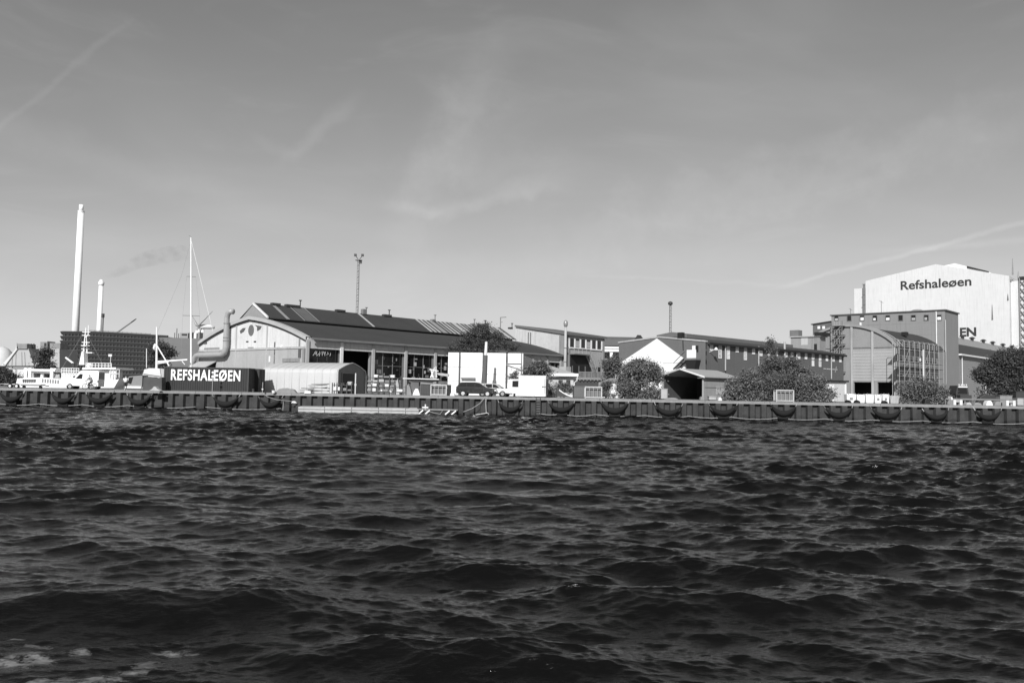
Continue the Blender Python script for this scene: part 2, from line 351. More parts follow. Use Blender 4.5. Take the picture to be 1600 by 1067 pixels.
# rope swags just above the water line
nodes = [-5, 62, 130, 200, 307, 322, 440] + [843, 876, 930, 1008, 1076, 1143, 1215, 1288, 1362, 1440, 1520, 1610]
for a, b in zip(nodes[:-1], nodes[1:]):
    if a == 440 or a == 307: continue
    (xa, ya), (xb, yb) = Q(a), Q(b); m = MB(); L = math.hypot(xb-xa, yb-ya); sag = 0.14+0.08*rs.random()
    m.path([(L*i/12, -0.12, 0.32-sag*(1-(2*i/12-1)**2)) for i in range(13)], 0.026, 6)
    o = m.build('safety_rope', ROPE, None, loc=(xa, ya, 0), rz=QA)
    tag(o, 'pale safety rope sagging just above the waterline, hung on the quay wall', 'rope', 'safety ropes hung along the quay wall')
ropes = [o for o in COL.objects if o.name.startswith('safety_rope')]
spans = ['at the far left edge', 'below the left half of the white vessel', 'below the cyclist and the white van', 'below the walking person and dinghy', 'below the right half of the lettered container',
         'shortest, just right of the quay ladder', 'below the dark boat with the white stripe', 'below the cage left of the white hut', 'below the right of the big round bush', 'below the black shed opening', 'below the shed side wall',
         'ending below the cage by the brick workshop', 'below the pale lean-to', 'below the bulk bags', 'below the small bush and scaffolding', 'below the dark loader', 'last at the right edge']
for o, sp_n in zip(ropes, spans): o['label'] = 'pale waterline rope span '+sp_n

# ================================================================ LARGE BUILDINGS
def arch(v0, v1, ze, zp, n=16, sag=None):
    """gable outline from eave v0 up over a crown to eave v1: rather straight flanks and a rounded crown"""
    out = []
    for i in range(n+1):
        s = -1+2*i/n; h = 1-(0.45*abs(s)+0.55*s*s); out.append((v0+(v1-v0)*(s+1)/2, ze+(zp-ze)*h))
    return out
# ---- the big assembly hall
H = Frame(478, 132, 41)
HL = H.at(878, 555, v=0)[0]; HZ = H.at(478, 527, v=0)[1]
HW = H.at(312, 528, u=0)[0]; _, HP = H.at(393, 495, u=0)
hall = fthing(H, 'assembly_hall', 'long old assembly hall with a pale curved gable, dark roof and raised ridge lantern', 'industrial hall')
gp = arch(0, HW, HZ, HP)
zb = H.at(430, 544, u=0)[1]                          # ledge between grey base and pale gable
inter = lambda v: np.interp(v, [p[0] for p in gp], [p[1] for p in gp])
MB().prism([(0, 0), (HW, 0), (HW, zb), (0, zb)], VW, 0, 0.35).build('gable_base', mat('hall_base_render', 0.37, 0.9, 0.16, 0.18, streak=0.2), hall)
MB().prism([(0, zb), (HW, zb)]+[p for p in reversed(gp)], VW, 0.02, 0.33).build('gable_wall', mat('hall_gable_render', 0.60, 0.9, 0.2, 0.2, streak=0.3), hall)
MB().prism([(-0.05, zb-0.2), (HW, zb-0.2), (HW, zb+0.15), (-0.05, zb+0.15)], VW, -0.12, 0.0).build('gable_ledge', CONC, hall)
v_at = lambda px, py: H.at(px, py, u=0)
for px in (369, 417, 350, 468):
    v, _ = v_at(px, 540); MB().box(-0.08, 0.01, v-0.18, v+0.18, 0.5 if px in (369, 417) else 0.5, inter(v)-0.5).build('gable_pilaster', CONC if px != 468 else CONCD, hall)
tr_ = MB()
for (a, za), (b, zb_) in zip(gp[:-1], gp[1:]):
    tr_.add([(-0.35, a, za-0.45), (-0.35, b, zb_-0.45), (-0.35, b, zb_+0.12), (-0.35, a, za+0.12), (0.6, a, za-0.45), (0.6, b, zb_-0.45), (0.6, b, zb_+0.12), (0.6, a, za+0.12)],
            [(0, 1, 2, 3), (7, 6, 5, 4), (3, 2, 6, 7), (1, 0, 4, 5)])
tr_.build('gable_coping', mat('coping_stone', 0.40, 0.85, 0.15, 0.4), hall)
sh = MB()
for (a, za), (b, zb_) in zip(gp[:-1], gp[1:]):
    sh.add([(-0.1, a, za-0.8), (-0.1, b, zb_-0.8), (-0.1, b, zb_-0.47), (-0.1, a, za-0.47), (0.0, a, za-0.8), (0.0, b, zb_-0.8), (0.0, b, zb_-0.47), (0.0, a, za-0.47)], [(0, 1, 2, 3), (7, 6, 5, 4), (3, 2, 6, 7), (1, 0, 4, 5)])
sh.build('coping_painted_shadow', DARKM, hall)  # dark band that stands in for the shadow under the coping
# painted marks of the gable: a disc, two slanted leaves and two dashes
MU = mat('faded_dark_paint', 0.09, 0.9, 0.35, 1.5)
v, w_ = v_at(392.5, 516); MB().prism([(v+0.85*math.cos(a), w_+0.95*math.sin(a)) for a in np.linspace(0, 6.28, 25)[:-1]], VW, -0.06, -0.005).build('painted_disc', mat('faded_disc_paint', 0.13, 0.9, 0.35, 1.5), hall)
for pts in (((376, 521), (375, 517), (380, 512.5), (384, 512.5), (381, 518)), ((398, 507.5), (404, 509), (409, 509.5), (407, 514), (402, 517), (402, 511))):
    MB().prism([v_at(*p) for p in pts], VW, -0.05, -0.005).build('painted_leaf', MU, hall)
for px in (386.5, 398.5):
    v, w_ = v_at(px, 533.7); MB().box(-0.05, -0.005, v-0.35, v+0.35, w_-0.1, w_+0.1).build('vent_slot', BLACK, hall)
for (px, py, du, dw, m_) in ((392, 543, 0.8, 0.08, CONCD), (440, 542.5, 0.35, 0.3, WHITE), (421.5, 561, 0.16, 0.5, WHITE), (454, 562.5, 2.2, 0.3, CONCD), (468.5, 551, 0.35, 0.8, MU), (320, 536, 0.8, 0.15, MU), (331, 547, 2.6, 0.45, CONCD)):
    v, w_ = v_at(px, py); MB().box(-0.1, -0.005, v-du, v+du, w_-dw, w_+dw).build('gable_fitting', m_, hall)
# roof shell over the whole length
rf = MB(); ap = arch(-0.7, HW+0.7, HZ-0.05, HP-0.2)
n = len(ap); Vv = [(u, a, z) for u in (0.6, HL) for a, z in ap]
rf.add(Vv, [(i, i+1, n+i+1, n+i) for i in range(n-1)]); rf.build('curved_roof', ROOF, hall, True)
MB().box(0.3, HL, -0.85, -0.6, HZ-0.35, HZ-0.02).build('gutter', STEEL, hall)
# lantern along the ridge
q0 = H.at(418, 494, u=1.5); qp = H.at(397, 473, u=1.5); vl, wl, vr_, wp = q0[0], q0[1], q0[0], qp[1]
MC = qp[0]; hw = MC-vl; v2 = MC+hw
cz = lambda vv: np.interp(vv, [p[0] for p in ap], [p[1] for p in ap])
MB().prism([(vl+0.3, cz(vl)-0.5), (v2-0.3, cz(v2)-0.5), (v2-0.3, wl-0.1), (MC, wp-0.15), (vl+0.3, wl-0.1)], VW, 1.5, 1.8).build('lantern_gable', mat('lantern_render', 0.27, 0.9, 0.12, 0.3), hall)
MB().prism([(vl-0.35, wl-0.05), (vl-0.35, wl-0.4), (MC, wp-0.35), (MC, wp+0.02)], VW, 1.2, 1.48).build('lantern_barge_board', OFFW, hall)
cs = MB(); cs.box(1.8, HL-0.3, vl+0.25, vl+0.5, cz(vl)-0.6, wl-0.1); cs.box(1.8, HL-0.3, v2-0.5, v2-0.25, cz(v2)-0.6, wl-0.1); cs.build('clerestory', BLACK, hall)
lr = MB(); z1, z2 = wl-0.12, wp
lr.add([(1.5, vl-0.6, z1-0.15), (HL, vl-0.6, z1-0.15), (HL, MC, z2), (1.5, MC, z2), (1.5, v2+0.6, z1-0.15), (HL, v2+0.6, z1-0.15),
        (1.5, vl-0.6, z1-0.32), (HL, vl-0.6, z1-0.32), (1.5, v2+0.6, z1-0.32), (HL, v2+0.6, z1-0.32)], [(0, 1, 2, 3), (3, 2, 5, 4), (6, 7, 1, 0), (9, 8, 4, 5)])
lr.build('lantern_roof', ROOF, hall)
def lant_strip(u0, u1, m_, name='roof_strip', dz=0.03):
    d = Vector((0, vl-0.6-MC, z1-0.15-z2)); a = Vector((0, MC, z2+dz)); b = a+d*1.0
    MB().add([(u0, b.y, b.z), (u1, b.y, b.z), (u1, a.y, a.z), (u0, a.y, a.z), (u0, b.y, b.z-0.02), (u1, b.y, b.z-0.02), (u1, a.y, a.z-0.02), (u0, a.y, a.z-0.02)], [(0, 1, 2, 3), (7, 6, 5, 4), (0, 4, 5, 1), (1, 5, 6, 2), (2, 6, 7, 3), (3, 7, 4, 0)]).build(name, m_, hall)
def lu(px, py):                                     # u on the lantern's ridge under a pixel
    return H.at(px, py, v=MC)[0]
LT = mat('pale_roof_sheet', 0.40, 0.7, 0.12, 0.5)
lant_strip(lu(424, 475), lu(429, 476), ROOFL); lant_strip(lu(451.5, 478), lu(453, 478), ROOFL); lant_strip(lu(474, 481), lu(475.5, 481), ROOFL)
lant_strip(lu(558, 489), lu(561.5, 489), LT)
lant_strip(lu(455, 479), lu(473, 481), mat('patched_felt', 0.10, 0.85, 0.2, 0.4), dz=0.015)
u0 = lu(648, 497); uend = HL-0.2; k = 0; rr2 = random.Random(3)
while u0 < uend:
    wdt = 0.62 if k % 5 != 3 else 1.35
    lant_strip(u0, min(u0+wdt, uend), LT if rr2.random() < 0.6 else ROOFL); u0 += wdt+0.62; k += 1
for i, (px, py) in enumerate(((427, 474), (433, 474), (453, 476), (531, 484), (568, 485), (604, 489), (676, 498), (738, 503), (755, 504), (797, 508), (464, 478))):
    uu = lu(px, py+2); b = MB(); hl = 1.0 if i in (2, 3, 5) else 0.45; b.box(uu-hl, uu+hl, MC-0.5, MC+0.3, wp-0.1, wp+0.3 if i != 4 else wp+0.9)
    if i > 3: b.tube((uu+0.7, MC, wp), (uu+0.7, MC, wp+1.2), 0.1); b.tube((uu+0.7, MC, wp+1.2), (uu+0.7, MC, wp+1.35), 0.28)
    b.build('roof_vent', STEEL if i in (4, 6, 7) else DARKM, hall)
# side wall: concrete band, pilasters, shaded bays
uE = lambda px, py=540: H.at(px, py, v=0)[0]
wb0 = H.at(560, 548.5, v=0)[1]
MB().box(0.0, HL, -0.02, 0.4, wb0, HZ-0.1).build('side_wall', mat('hall_side_concrete', 0.50, 0.9, 0.25, 0.5, streak=0.35), hall)
MB().box(0.0, HL, 9.0, 9.3, 0, HZ-0.5).build('inner_wall', DARKM, hall)
MB().box(HL-0.3, HL, 0.4, HW, 0, HZ-0.3).build('far_gable', CONC, hall)
pil = [480, 533.5, 583, 634, 680, 716, 748, 778, 806, 832, 856, 876]
for i, px in enumerate(pil):
    uu = uE(px); MB().box(uu-0.28, uu+0.28, -0.22, -0.02, 0, HZ-0.4).build('pilaster', OFFW if i == 1 else CONC, hall)
    MB().box(uu-0.25, uu+0.25, 0.4, 0.9, 0, wb0).build('column', CONCD, hall)
rb = random.Random(9)
for i in range(len(pil)-1):
    a, b = uE(pil[i])+0.3, uE(pil[i+1])-0.3
    if i == 1: continue
    g = MB(); g.box(a, b, 0.5, 0.53, 2.2 if i > 1 else 0.2, wb0); g.build('bay_glazing', GLASS, hall)
    fr = MB(); nx = 3
    for k in range(nx+1): x = a+(b-a)*k/nx; fr.box(x-0.05, x+0.05, 0.4, 0.5, 2.2, wb0)
    for z in (2.2, 4.6):
        if z < wb0: fr.box(a, b, 0.41, 0.49, z-0.04, z+0.04)
    fr.build('glazing_bars', STEEL if i > 1 else DARKM, hall)
    if i > 1: MB().box(a, b, 0.38, 0.6, 0, 2.2).build('bay_parapet', CONCD, hall)
    for k in range(13 if 1 < i < 5 else 3):
        x = rb.uniform(a, b-0.9); z = rb.uniform(2.4, wb0-0.9); wd_, hh = rb.uniform(.2, .9), rb.uniform(.25, .8)
        MB().box(x, x+wd_, 0.36, 0.39, z, z+hh).build('pale_pane', rb.choice([CONC, STEEL, STEEL, CONCD, CONCD, DARKM]), hall)
gr = MB(); a, b = uE(493, 553), uE(516, 553); w1 = H.at(500, 550, v=0.3)[1]
rg_ = random.Random(2)
for k in range(9): x = a+(b-a)*k/8; gr.path([(x+rg_.uniform(-.3, .3), 0.3, w1+rg_.uniform(-.7, .2)) for _ in range(4)], 0.05, 5)
gr.build('painted_scrawl', CONC, hall)
wn = MB(); [wn.box(a, a+0.0, 0, 0, 0, 0) for _ in ()]
# the bent exhaust duct on the gable
dv = v_at(361, 520)[0]; rD = 0.48
z_top = v_at(361, 493)[1]; z_h = v_at(361, 554)[1]; vdl = v_at(312, 553)[0]
dk = fthing(H, 'exhaust_duct', 'fat pale bent exhaust duct climbing the curved gable of the long hall', 'duct')
m = MB(); uo = -0.9; pts = [(uo+0.3, dv-1.5, z_top+0.55), (uo+0.1, dv-0.9, z_top+0.62), (uo, dv-0.25, z_top+0.2), (uo, dv, z_top-0.6)]
pts += [(uo, dv, z_h+1.4), (uo, dv+0.15, z_h+0.7), (uo, dv+0.6, z_h+0.2), (uo, dv+1.3, z_h)]
pts += [(uo, vdl-1.2, z_h), (uo, vdl-0.4, z_h-0.15), (uo, vdl+0.3, z_h-0.7), (uo, vdl+1.3, z_h-2.6), (uo, vdl+1.5, 0)]
m.path(pts, rD, 16); m.build('duct_pipe', mat('duct_sheet', 0.38, 0.5, 0.12, 0.5, metal=0.1), dk, True)
for (v, z) in ((dv, z_top-1.5), (dv, z_top-4.0), (dv, z_h+2.4)):
    r = MB(); r.tube((uo, v, z-0.07), (uo, v, z+0.07), rD+0.07, n=16); r.build('duct_flange', STEEL, dk)
br = MB(); [br.box(uo, 0, dv-0.08, dv+0.08, z-0.06, z+0.06) for z in (z_top-2.5, z_h+1.5)]; br.build('bracket', STEEL, dk)
# canopy on the gable
c0, c1 = v_at(339, 563)[0], v_at(312, 563)[0]; cw = v_at(326, 566)[1]
MB().add([(-2.2, c0, cw-0.9), (-2.2, c1, cw-0.9), (0, c1, cw+0.3), (0, c0, cw+0.3), (-2.2, c0, cw-1.05), (-2.2, c1, cw-1.05), (0, c1, cw+0.15), (0, c0, cw+0.15)], [(0, 1, 2, 3), (7, 6, 5, 4), (0, 4, 5, 1), (1, 5, 6, 2), (3, 7, 4, 0), (2, 6, 7, 3)]).build('entrance_canopy', CONC, hall)
MB().box(-0.06, 0, c0+0.3, c1-0.3, 0, cw).build('entrance_opening', BLACK, hall)

# ---- taller concrete annex behind the hall's far end
A0 = H.at(885.5, 530, u=HL+0.2)[0]
top_r = H.at(885, 519, u=HL+0.2)[1]; vpk, top_l = H.at(806, 508, u=HL+0.2); LE = H.at(944, 526, v=A0)[0]
an = thing('concrete_annex', 'tall concrete workshop behind the hall\'s far end, with window strip and outside stairs', 'building', H.o + H.u*(HL+0.2) + H.v*A0, H.rz)
AL = LE-HL-0.2; AV = vpk-A0; tr1 = H.at(944, 527, v=A0)[1]
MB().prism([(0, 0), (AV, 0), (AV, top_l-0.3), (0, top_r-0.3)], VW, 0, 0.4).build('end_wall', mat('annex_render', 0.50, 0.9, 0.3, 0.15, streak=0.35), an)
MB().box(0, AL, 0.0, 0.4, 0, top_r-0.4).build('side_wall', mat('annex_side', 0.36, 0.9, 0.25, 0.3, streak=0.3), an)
MB().box(AL-0.4, AL, 0.4, AV, 0, top_r-0.5).build('back_wall', CONC, an)
rfm = MB(); rfm.add([(-0.4, -0.5, top_r-0.15), (AL+0.5, -0.5, top_r-0.15), (AL+0.5, AV, top_l), (-0.4, AV, top_l), (-0.4, -0.5, top_r-0.65), (AL+0.5, -0.5, top_r-0.65), (AL+0.5, AV, top_l-0.4), (-0.4, AV, top_l-0.4)], [(0, 1, 2, 3), (7, 6, 5, 4), (0, 4, 5, 1), (1, 5, 6, 2), (2, 6, 7, 3), (3, 7, 4, 0)])
rfm.build('roof', mat('annex_roof', 0.13, 0.8, 0.2, 0.4), an)
def aat(px, py): u_, w_ = H.at(px, py, v=A0); return u_-HL-0.2, w_
def avt(px, py): v_, w_ = H.at(px, py, u=HL+0.2); return v_-A0, w_
x0, wt = aat(889, 528.5); x1, _ = aat(940, 531); _, wbm = aat(889, 542)
MB().box(x0, x1, -0.03, 0, wbm, wt).build('window_strip', GLASS, an)
for i in range(7):
    xx = x0+(x1-x0)*i/6; MB().box(xx-0.22, xx+0.22, -0.14, -0.035, wbm, wt).build('window_mullion', WHITE, an)
MB().box(x0, x1, -0.2, -0.035, wbm-0.3, wbm-0.02).build('window_sill', WHITE, an)
for i in (1, 3): xx = x0+(x1-x0)*(i+.5)/6; MB().box(xx-0.7, xx+0.7, -0.06, -0.032, wbm+.1, wt-0.4).build('window_blind', CONC, an)
for px in (826, 829.5):
    v_, w_ = avt(px, 520); MB().box(-0.15, 0, v_-0.12, v_+0.12, top_r-3.5, top_r+0.4*(v_/AV)).build('downpipe', STEEL, an)
v_, w_ = avt(879, 520); MB().box(-0.06, 0, v_-0.9, v_+0.9, 0, top_r-0.7).build('corner_pier', CONCD, an)
# landing, stair and dark recess
lx0, lz = aat(889, 552); lx1, _ = aat(914, 553.5); _, lzb = aat(905, 575)
MB().box(lx0, lx1, -1.5, -0.01, lz-0.25, lz).build('landing', STEEL, an)
MB().box(lx0, aat(921, 560)[0], -0.05, -0.005, lzb-2, lz-0.27).build('recess', BLACK, an)
ex, ez = aat(925, 581); st = MB(); NS = 14
for i in range(NS):
    a = lx1+(ex-lx1)*i/NS; z = lz+(ez-lz)*i/NS; st.box(a, a+(ex-lx1)/NS*1.2, -1.4, -0.3, z-0.12, z)
for y in (-1.42, -0.3): st.tube((lx1, y, lz-0.1), (ex, y, ez-0.1), 0.12)
st.build('stair', GALV, an)
rl = MB()
for y in (-1.45,):
    rl.tube((lx0, y, lz+1.05), (lx1, y, lz+1.05), 0.05); rl.tube((lx1, y, lz+1.05), (ex, y, ez+1.05), 0.05); rl.tube((lx1, y, lz+.55), (ex, y, ez+.55), 0.04); rl.tube((lx0, y, lz+.55), (lx1, y, lz+.55), 0.04)
    for i in range(6): a = i/5; rl.tube((lx1+(ex-lx1)*a, y, lz+(ez-lz)*a), (lx1+(ex-lx1)*a, y, lz+(ez-lz)*a+1.05), 0.04)
    for i in range(5): a = lx0+(lx1-lx0)*i/4; rl.tube((a, y, lz), (a, y, lz+1.05), 0.04)
rl.build('handrail', GALV, an)
for px in (884, 943): u_ = aat(px if px > 900 else 889, 540)[0]; MB().box(u_-0.3, u_+0.3, -0.12, -0.01, 0, top_r-0.7).build('pier', CONCD, an)
bu0, bz = aat(889, 571); bu1, _ = aat(938, 576)
MB().box(bu0, bu1, -0.04, -0.008, 0, bz).build('ground_floor_opening', BLACK, an)
for i in range(5): x = bu0+(bu1-bu0)*(i+.5)/5; MB().box(x-.15, x+.15, -.1, -.045, 0, bz).build('opening_post', STEEL, an)
# flue on the annex corner
fz = H.at(883, 511, u=HL-1)[1]; fv = H.at(883.5, 540, u=HL-1)[0]
fl = thing('flue_pipe', 'slim grey flue with a round cap at the corner of the concrete workshop', 'chimney', H.o+H.u*(HL-1)+H.v*(fv), H.rz)
MB().tube((0, 0, 0), (0, 0, fz), 0.33, 0.27, 12).build('pipe', CONC, fl, True)
m = MB(); m.path([(0, 0, fz), (0, 0, fz+0.25), (0, 0, fz+0.75), (0, 0, fz+1.25), (0, 0, fz+1.5)], [0.26, 0.4, 0.48, 0.4, 0.12], 14); m.build('round_cap', mat('flue_cap', 0.3, 0.4, 0.1, metal=0.3), fl, True)
MB().box(-0.9, 0.9, -0.9, 0.9, 0, H.at(883, 573, u=HL-1)[1]).build('plinth', CONC, fl)
for z in (4, 7, 10): MB().tube((0, 0, z), (0, 0, z+0.15), 0.40, n=12).build('collar', STEEL, fl)

# ---- brick workshop range with the white painted gable
B = Frame(1102, 131, 46); bw = fthing(B, 'brick_workshop', 'long dark brick workshop with many small white windows and a white painted gable end', 'building')
BZ = B.at(1102, 534, v=0)[1]; BL = B.at(1318, 556.5, v=0)[0]; BW, bzl = B.at(967, 536, u=0); BM, bzm = B.at(1030, 527.5, u=0)
bg_ = [(0, 0), (BW, 0), (BW, bzl), (BM, bzm), (0, BZ)]
MB().prism(bg_, VW, 0, 0.4).build('gable_wall', mat('gable_brick', 0.135, 0.9, 0.1, 0.4, streak=0.1), bw)
MB().box(0.02, BL, 0.0, 0.4, 0, BZ-0.1).build('long_wall', BRICK, bw)
MB().box(BL-0.4, BL, 0.4, BW, 0, BZ-0.2).build('end_wall', BRICK, bw)
cpm = MB()
for (a, za), (b, zb_) in (((-0.1, BZ), (BM, bzm)), ((BM, bzm), (BW+0.1, bzl))):
    cpm.add([(-0.12, a, za-0.02), (-0.12, b, zb_-0.02), (-0.12, b, zb_+0.22), (-0.12, a, za+0.22), (0.5, a, za-0.02), (0.5, b, zb_-0.02), (0.5, b, zb_+0.22), (0.5, a, za+0.22)], [(0, 1, 2, 3), (7, 6, 5, 4), (3, 2, 6, 7), (1, 0, 4, 5), (0, 3, 7, 4), (2, 1, 5, 6)])
cpm.build('gable_coping', CONC, bw)
bat = lambda px, py: B.at(px, py, u=0)
wp_ = [bat(967.5, 568), bat(1026.5, 528.8), bat(1076.5, 565.5)]
wp_ = [(wp_[0][0], 0.0), (wp_[0][0], wp_[0][1]), wp_[1], wp_[2], (wp_[2][0], 0.0)]
MB().prism(wp_, VW, -0.03, -0.004).build('painted_gable', WHITE, bw)
MB().box(-0.05, -0.032, bat(1076, 568)[0], bat(1036, 568)[0], bat(1050, 567.5)[1]-.03, bat(1050, 567.5)[1]+.05).build('painted_seam', CONC, bw)
# roof with the ridge lantern
zr = B.at(1052, 519, u=2)[1]; vr = B.at(1052, 519, u=2)[0]
zr2 = B.at(1100, 537.0, v=0)[1]
MB().prism([(-0.5, BZ-0.05), (vr-2.6, BZ+1.0), (vr+2.6, BZ+1.0), (BW+.4, bzl-0.1), (BW+.4, bzl-0.4), (-0.5, BZ-0.35)], VW, 0.45, BL+0.3).build('roof', ROOF, bw)
MB().prism([(vr-3.0, BZ+0.9), (vr+3.0, BZ+0.9), (vr+3.0, BZ+1.5), (vr, zr), (vr-3.0, BZ+1.5)], VW, 1.5, BL-12).build('ridge_lantern', mat('lantern_felt', 0.13, 0.8, 0.2, 0.4), bw)
for px in (1120, 1137, 1153, 1160, 1198, 1206, 1214, 1228):
    uu = B.at(px, 529, v=vr)[0]; a = Vector((uu, vr, zr+0.03)); b = Vector((uu, vr-3.0, BZ+1.53))
    MB().add([a-Vector((.15, 0, 0)), a+Vector((.15, 0, 0)), b+Vector((.15, 0, 0)), b-Vector((.15, 0, 0))], [(0, 1, 2, 3)]).build('roof_strip', LT, bw)
MB().box(0.4, BL+0.3, -0.62, -0.5, BZ-0.42, BZ-0.1).build('eaves_board', BLACK, bw)
vv, wz = B.at(1064, 523, u=0.2); m = MB(); m.box(-0.3, 0.5, vv-0.5, vv+0.35, wz-0.5, wz+0.35); m.tube((0, vv-0.5, wz-0.4), (0, vv-0.6, wz-2.6), 0.09); m.build('hoist', BLACK, bw)
wl_ = [(1111.4, 543, 0), (1124.8, 549.7, 1), (1137.6, 551, 1), (1151.5, 546, 0), (1164.3, 552.7, 1), (1177, 549, 0), (1188.7, 552, 0), (1201.6, 553, 1), (1213, 552, 0), (1228, 554, 0), (1237, 554.6, 0), (1248, 556, 0), (1259, 556.5, 0), (1270, 557, 0), (1281, 558.3, 0), (1291.7, 559.6, 0), (1302, 560.6, 0), (1312.7, 561.5, 0), (1270, 567.5, 0), (1281, 568.5, 0)]
for i, (px, py, tall) in enumerate(wl_):
    u_, w_ = B.at(px, py, v=0); hh = 1.0 if tall else 0.42; hw_ = 0.38
    if px > 1240: hh = 0.5
    pn = MB().box(u_-hw_, u_+hw_, -0.02, -0.003, w_-hh, w_+hh).build('window', GLASS if i % 3 == 1 else mat('bright_pane', 0.35, 0.2, 0.3, 2, spec=0.7), bw)
    fr = MB()
    for x in (-hw_, 0, hw_): fr.box(u_+x-0.055, u_+x+0.055, -0.08, -0.022, w_-hh, w_+hh)
    for z in ((-1, -0.33, 0.33, 1) if tall else (-1, 1)): fr.box(u_-hw_-.05, u_+hw_+.05, -0.085, -0.024, w_+z*hh-0.06, w_+z*hh+0.06)
    fr.build('frame', WHITE, pn)
for px, y0, y1 in ((1131.5, 537, 579), (1183.5, 541, 572), (1224, 534, 560), (1243, 548, 566), (1297, 553, 593)):
    u_, wt = B.at(px, y0, v=0); _, wb = B.at(px, y1, v=0); MB().tube((u_, -0.25, wb), (u_, -0.25, wt), 0.2 if px == 1224 else 0.12, n=8).build('downpipe', GALV, bw)
u_, w_ = B.at(1300, 577, v=0)
m = MB(); m.box(u_-2.2, u_+2.2, -0.08, -0.01, w_-.12, w_+.12); m.add([(u_+1.0, -.08, w_-.6), (u_+1.3, -.08, w_-.6), (u_+1.9, -.08, w_+.6), (u_+1.6, -.08, w_+.6)], [(0, 1, 2, 3)]); m.box(u_-3.6, u_-2.6, -.08, -.01, w_-.08, w_+.12); m.build('painted_sign', CONC, bw)
# gable door with balcony and stair
v0_, wz0 = bat(1082, 560); v1_, _ = bat(1092, 560); _, wz1 = bat(1086, 540)
MB().box(-0.05, -0.002, v1_+0.1, v1_+(v0_-v1_)*0.5, wz0+1, wz1).build('door', BLACK, bw)
MB().box(-0.12, -0.002, v1_+(v0_-v1_)*0.5, v0_, wz0+0.6, wz1).build('door_leaf', WHITE, bw)
MB().box(-1.4, -0.03, v1_-0.4, v0_+0.6, wz0-0.3, wz0).build('balcony', STEEL, bw)
MB().box(-1.45, -1.38, v1_-0.4, v1_+1.3, wz0, wz0+1.3).build('balcony_panel', WHITE, bw)
m = MB(); vs_, ws_ = bat(1060, 577)
for i in range(13): a = i/13; m.box(-1.3, -0.2, v0_+0.6+(vs_-v0_-.6)*a, v0_+0.6+(vs_-v0_-.6)*a+0.35, wz0+(ws_-wz0)*a-0.1, wz0+(ws_-wz0)*a)
m.tube((-1.35, v0_+.6, wz0+1), (-1.35, vs_, ws_+1), 0.05); m.tube((-1.35, v0_+.6, wz0), (-1.35, vs_, ws_), 0.1); m.tube((-0.2, v0_+.6, wz0), (-0.2, vs_, ws_), 0.1); m.build('outside_stair', DARKM, bw)
MB().hexa([(-1.3, v1_+.2, wz0-2.6), (-0.03, v1_+.2, wz0-2.6), (-0.03, v1_+1.2, wz0-2.6), (-1.3, v1_+1.2, wz0-2.6), (-1.3, v1_-.4, wz0-.32), (-0.03, v1_-.4, wz0-.32), (-0.03, v0_+.5, wz0-.32), (-1.3, v0_+.5, wz0-.32)]).build('balcony_bracket', BLACK, bw)
u_, w_ = B.at(1108.5, 550, v=0); m = MB(); m.tube((u_, 0, w_), (u_, -1.2, w_+.5), 0.05); m.tube((u_, -1.2, w_+.3), (u_, -1.2, w_+.7), 0.35, 0.12, 10); m.build('wall_lamp', WHITE, bw)
m = MB(); vv, wz = B.at(998, 528, u=1.0); m.prism([(vv-1.2, wz-1), (vv+1.2, wz-1), (vv, wz+0.5)], VW, 0.6, 1.6); m.build('roof_hatch', DARKM, bw)
# ---- arched workshop with scaffolding
C = Frame(1402, 166, 47); ah = fthing(C, 'arched_workshop', 'grey workshop with a round arched gable, ribbed front and two dark doorways', 'building')
CZ = C.at(1402, 541, v=0)[1]; CW = C.at(1252, 549, u=0)[0]; _, CP = C.at(1328, 508.5, u=0); CL = C.at(1478, 552, v=0)[0]
cat_ = lambda px, py: C.at(px, py, u=0)
ca = [(CW*(1-math.cos(math.pi*i/20))/2, CZ+(CP-CZ)*math.sin(math.pi*i/20)**0.95) for i in range(21)]
ca = [(CW/2-CW/2*math.cos(math.pi*i/20)*1.0, z) for i, (_, z) in enumerate(ca)]
ca = []
for i in range(21):
    s = -1+i/10; ca.append((CW*(s+1)/2, CZ+(CP-CZ)*(1-s*s)**0.8))
AG = mat('arch_render', 0.27, 0.9, 0.12, 0.25, streak=0.2)
gl0, gr0 = cat_(1333, 600), cat_(1363, 600); dz = cat_(1350, 597)[1]
MB().prism([(0, dz), (CW, dz)]+list(reversed(ca)), VW, 0, 0.4).build('arched_front', AG, ah)
doors = [(cat_(1363, 600)[0], cat_(1334, 600)[0]), (cat_(1397, 600)[0], cat_(1371, 600)[0])]
ed = [0, doors[1][0], doors[1][1], doors[0][0], doors[0][1], CW]
for a, b in ((ed[0], ed[1]), (ed[2], ed[3]), (ed[4], ed[5])): MB().box(0, 0.4, a, b, 0, dz).build('front_pier', AG, ah)
MB().box(5, 5.3, 0, CW, 0, dz).build('inner_wall', BLACK, ah)
vl0, vr0, zc = cat_(1331, 560)[0], cat_(1401, 560)[0], cat_(1365, 546)[1]
MB().box(-0.05, -0.003, vr0, vl0, dz+0.15, zc).build('ribbed_cladding', mat('ribbed_sheet', 0.36, 0.7, 0.08, 0.5), ah)
rb_ = MB(); nz_ = 11
for i in range(nz_): z = dz+0.3+(zc-dz-0.4)*i/(nz_-1); rb_.box(-0.10, -0.052, vr0, vl0, z-0.05, z+0.03)
rb_.build('cladding_ribs', CONC, ah)
z43 = cat_(1340, 543)[1]; MB().box(-0.14, -0.004, 0, CW, z43-0.12, z43+0.18).build('string_course', CONCD, ah)
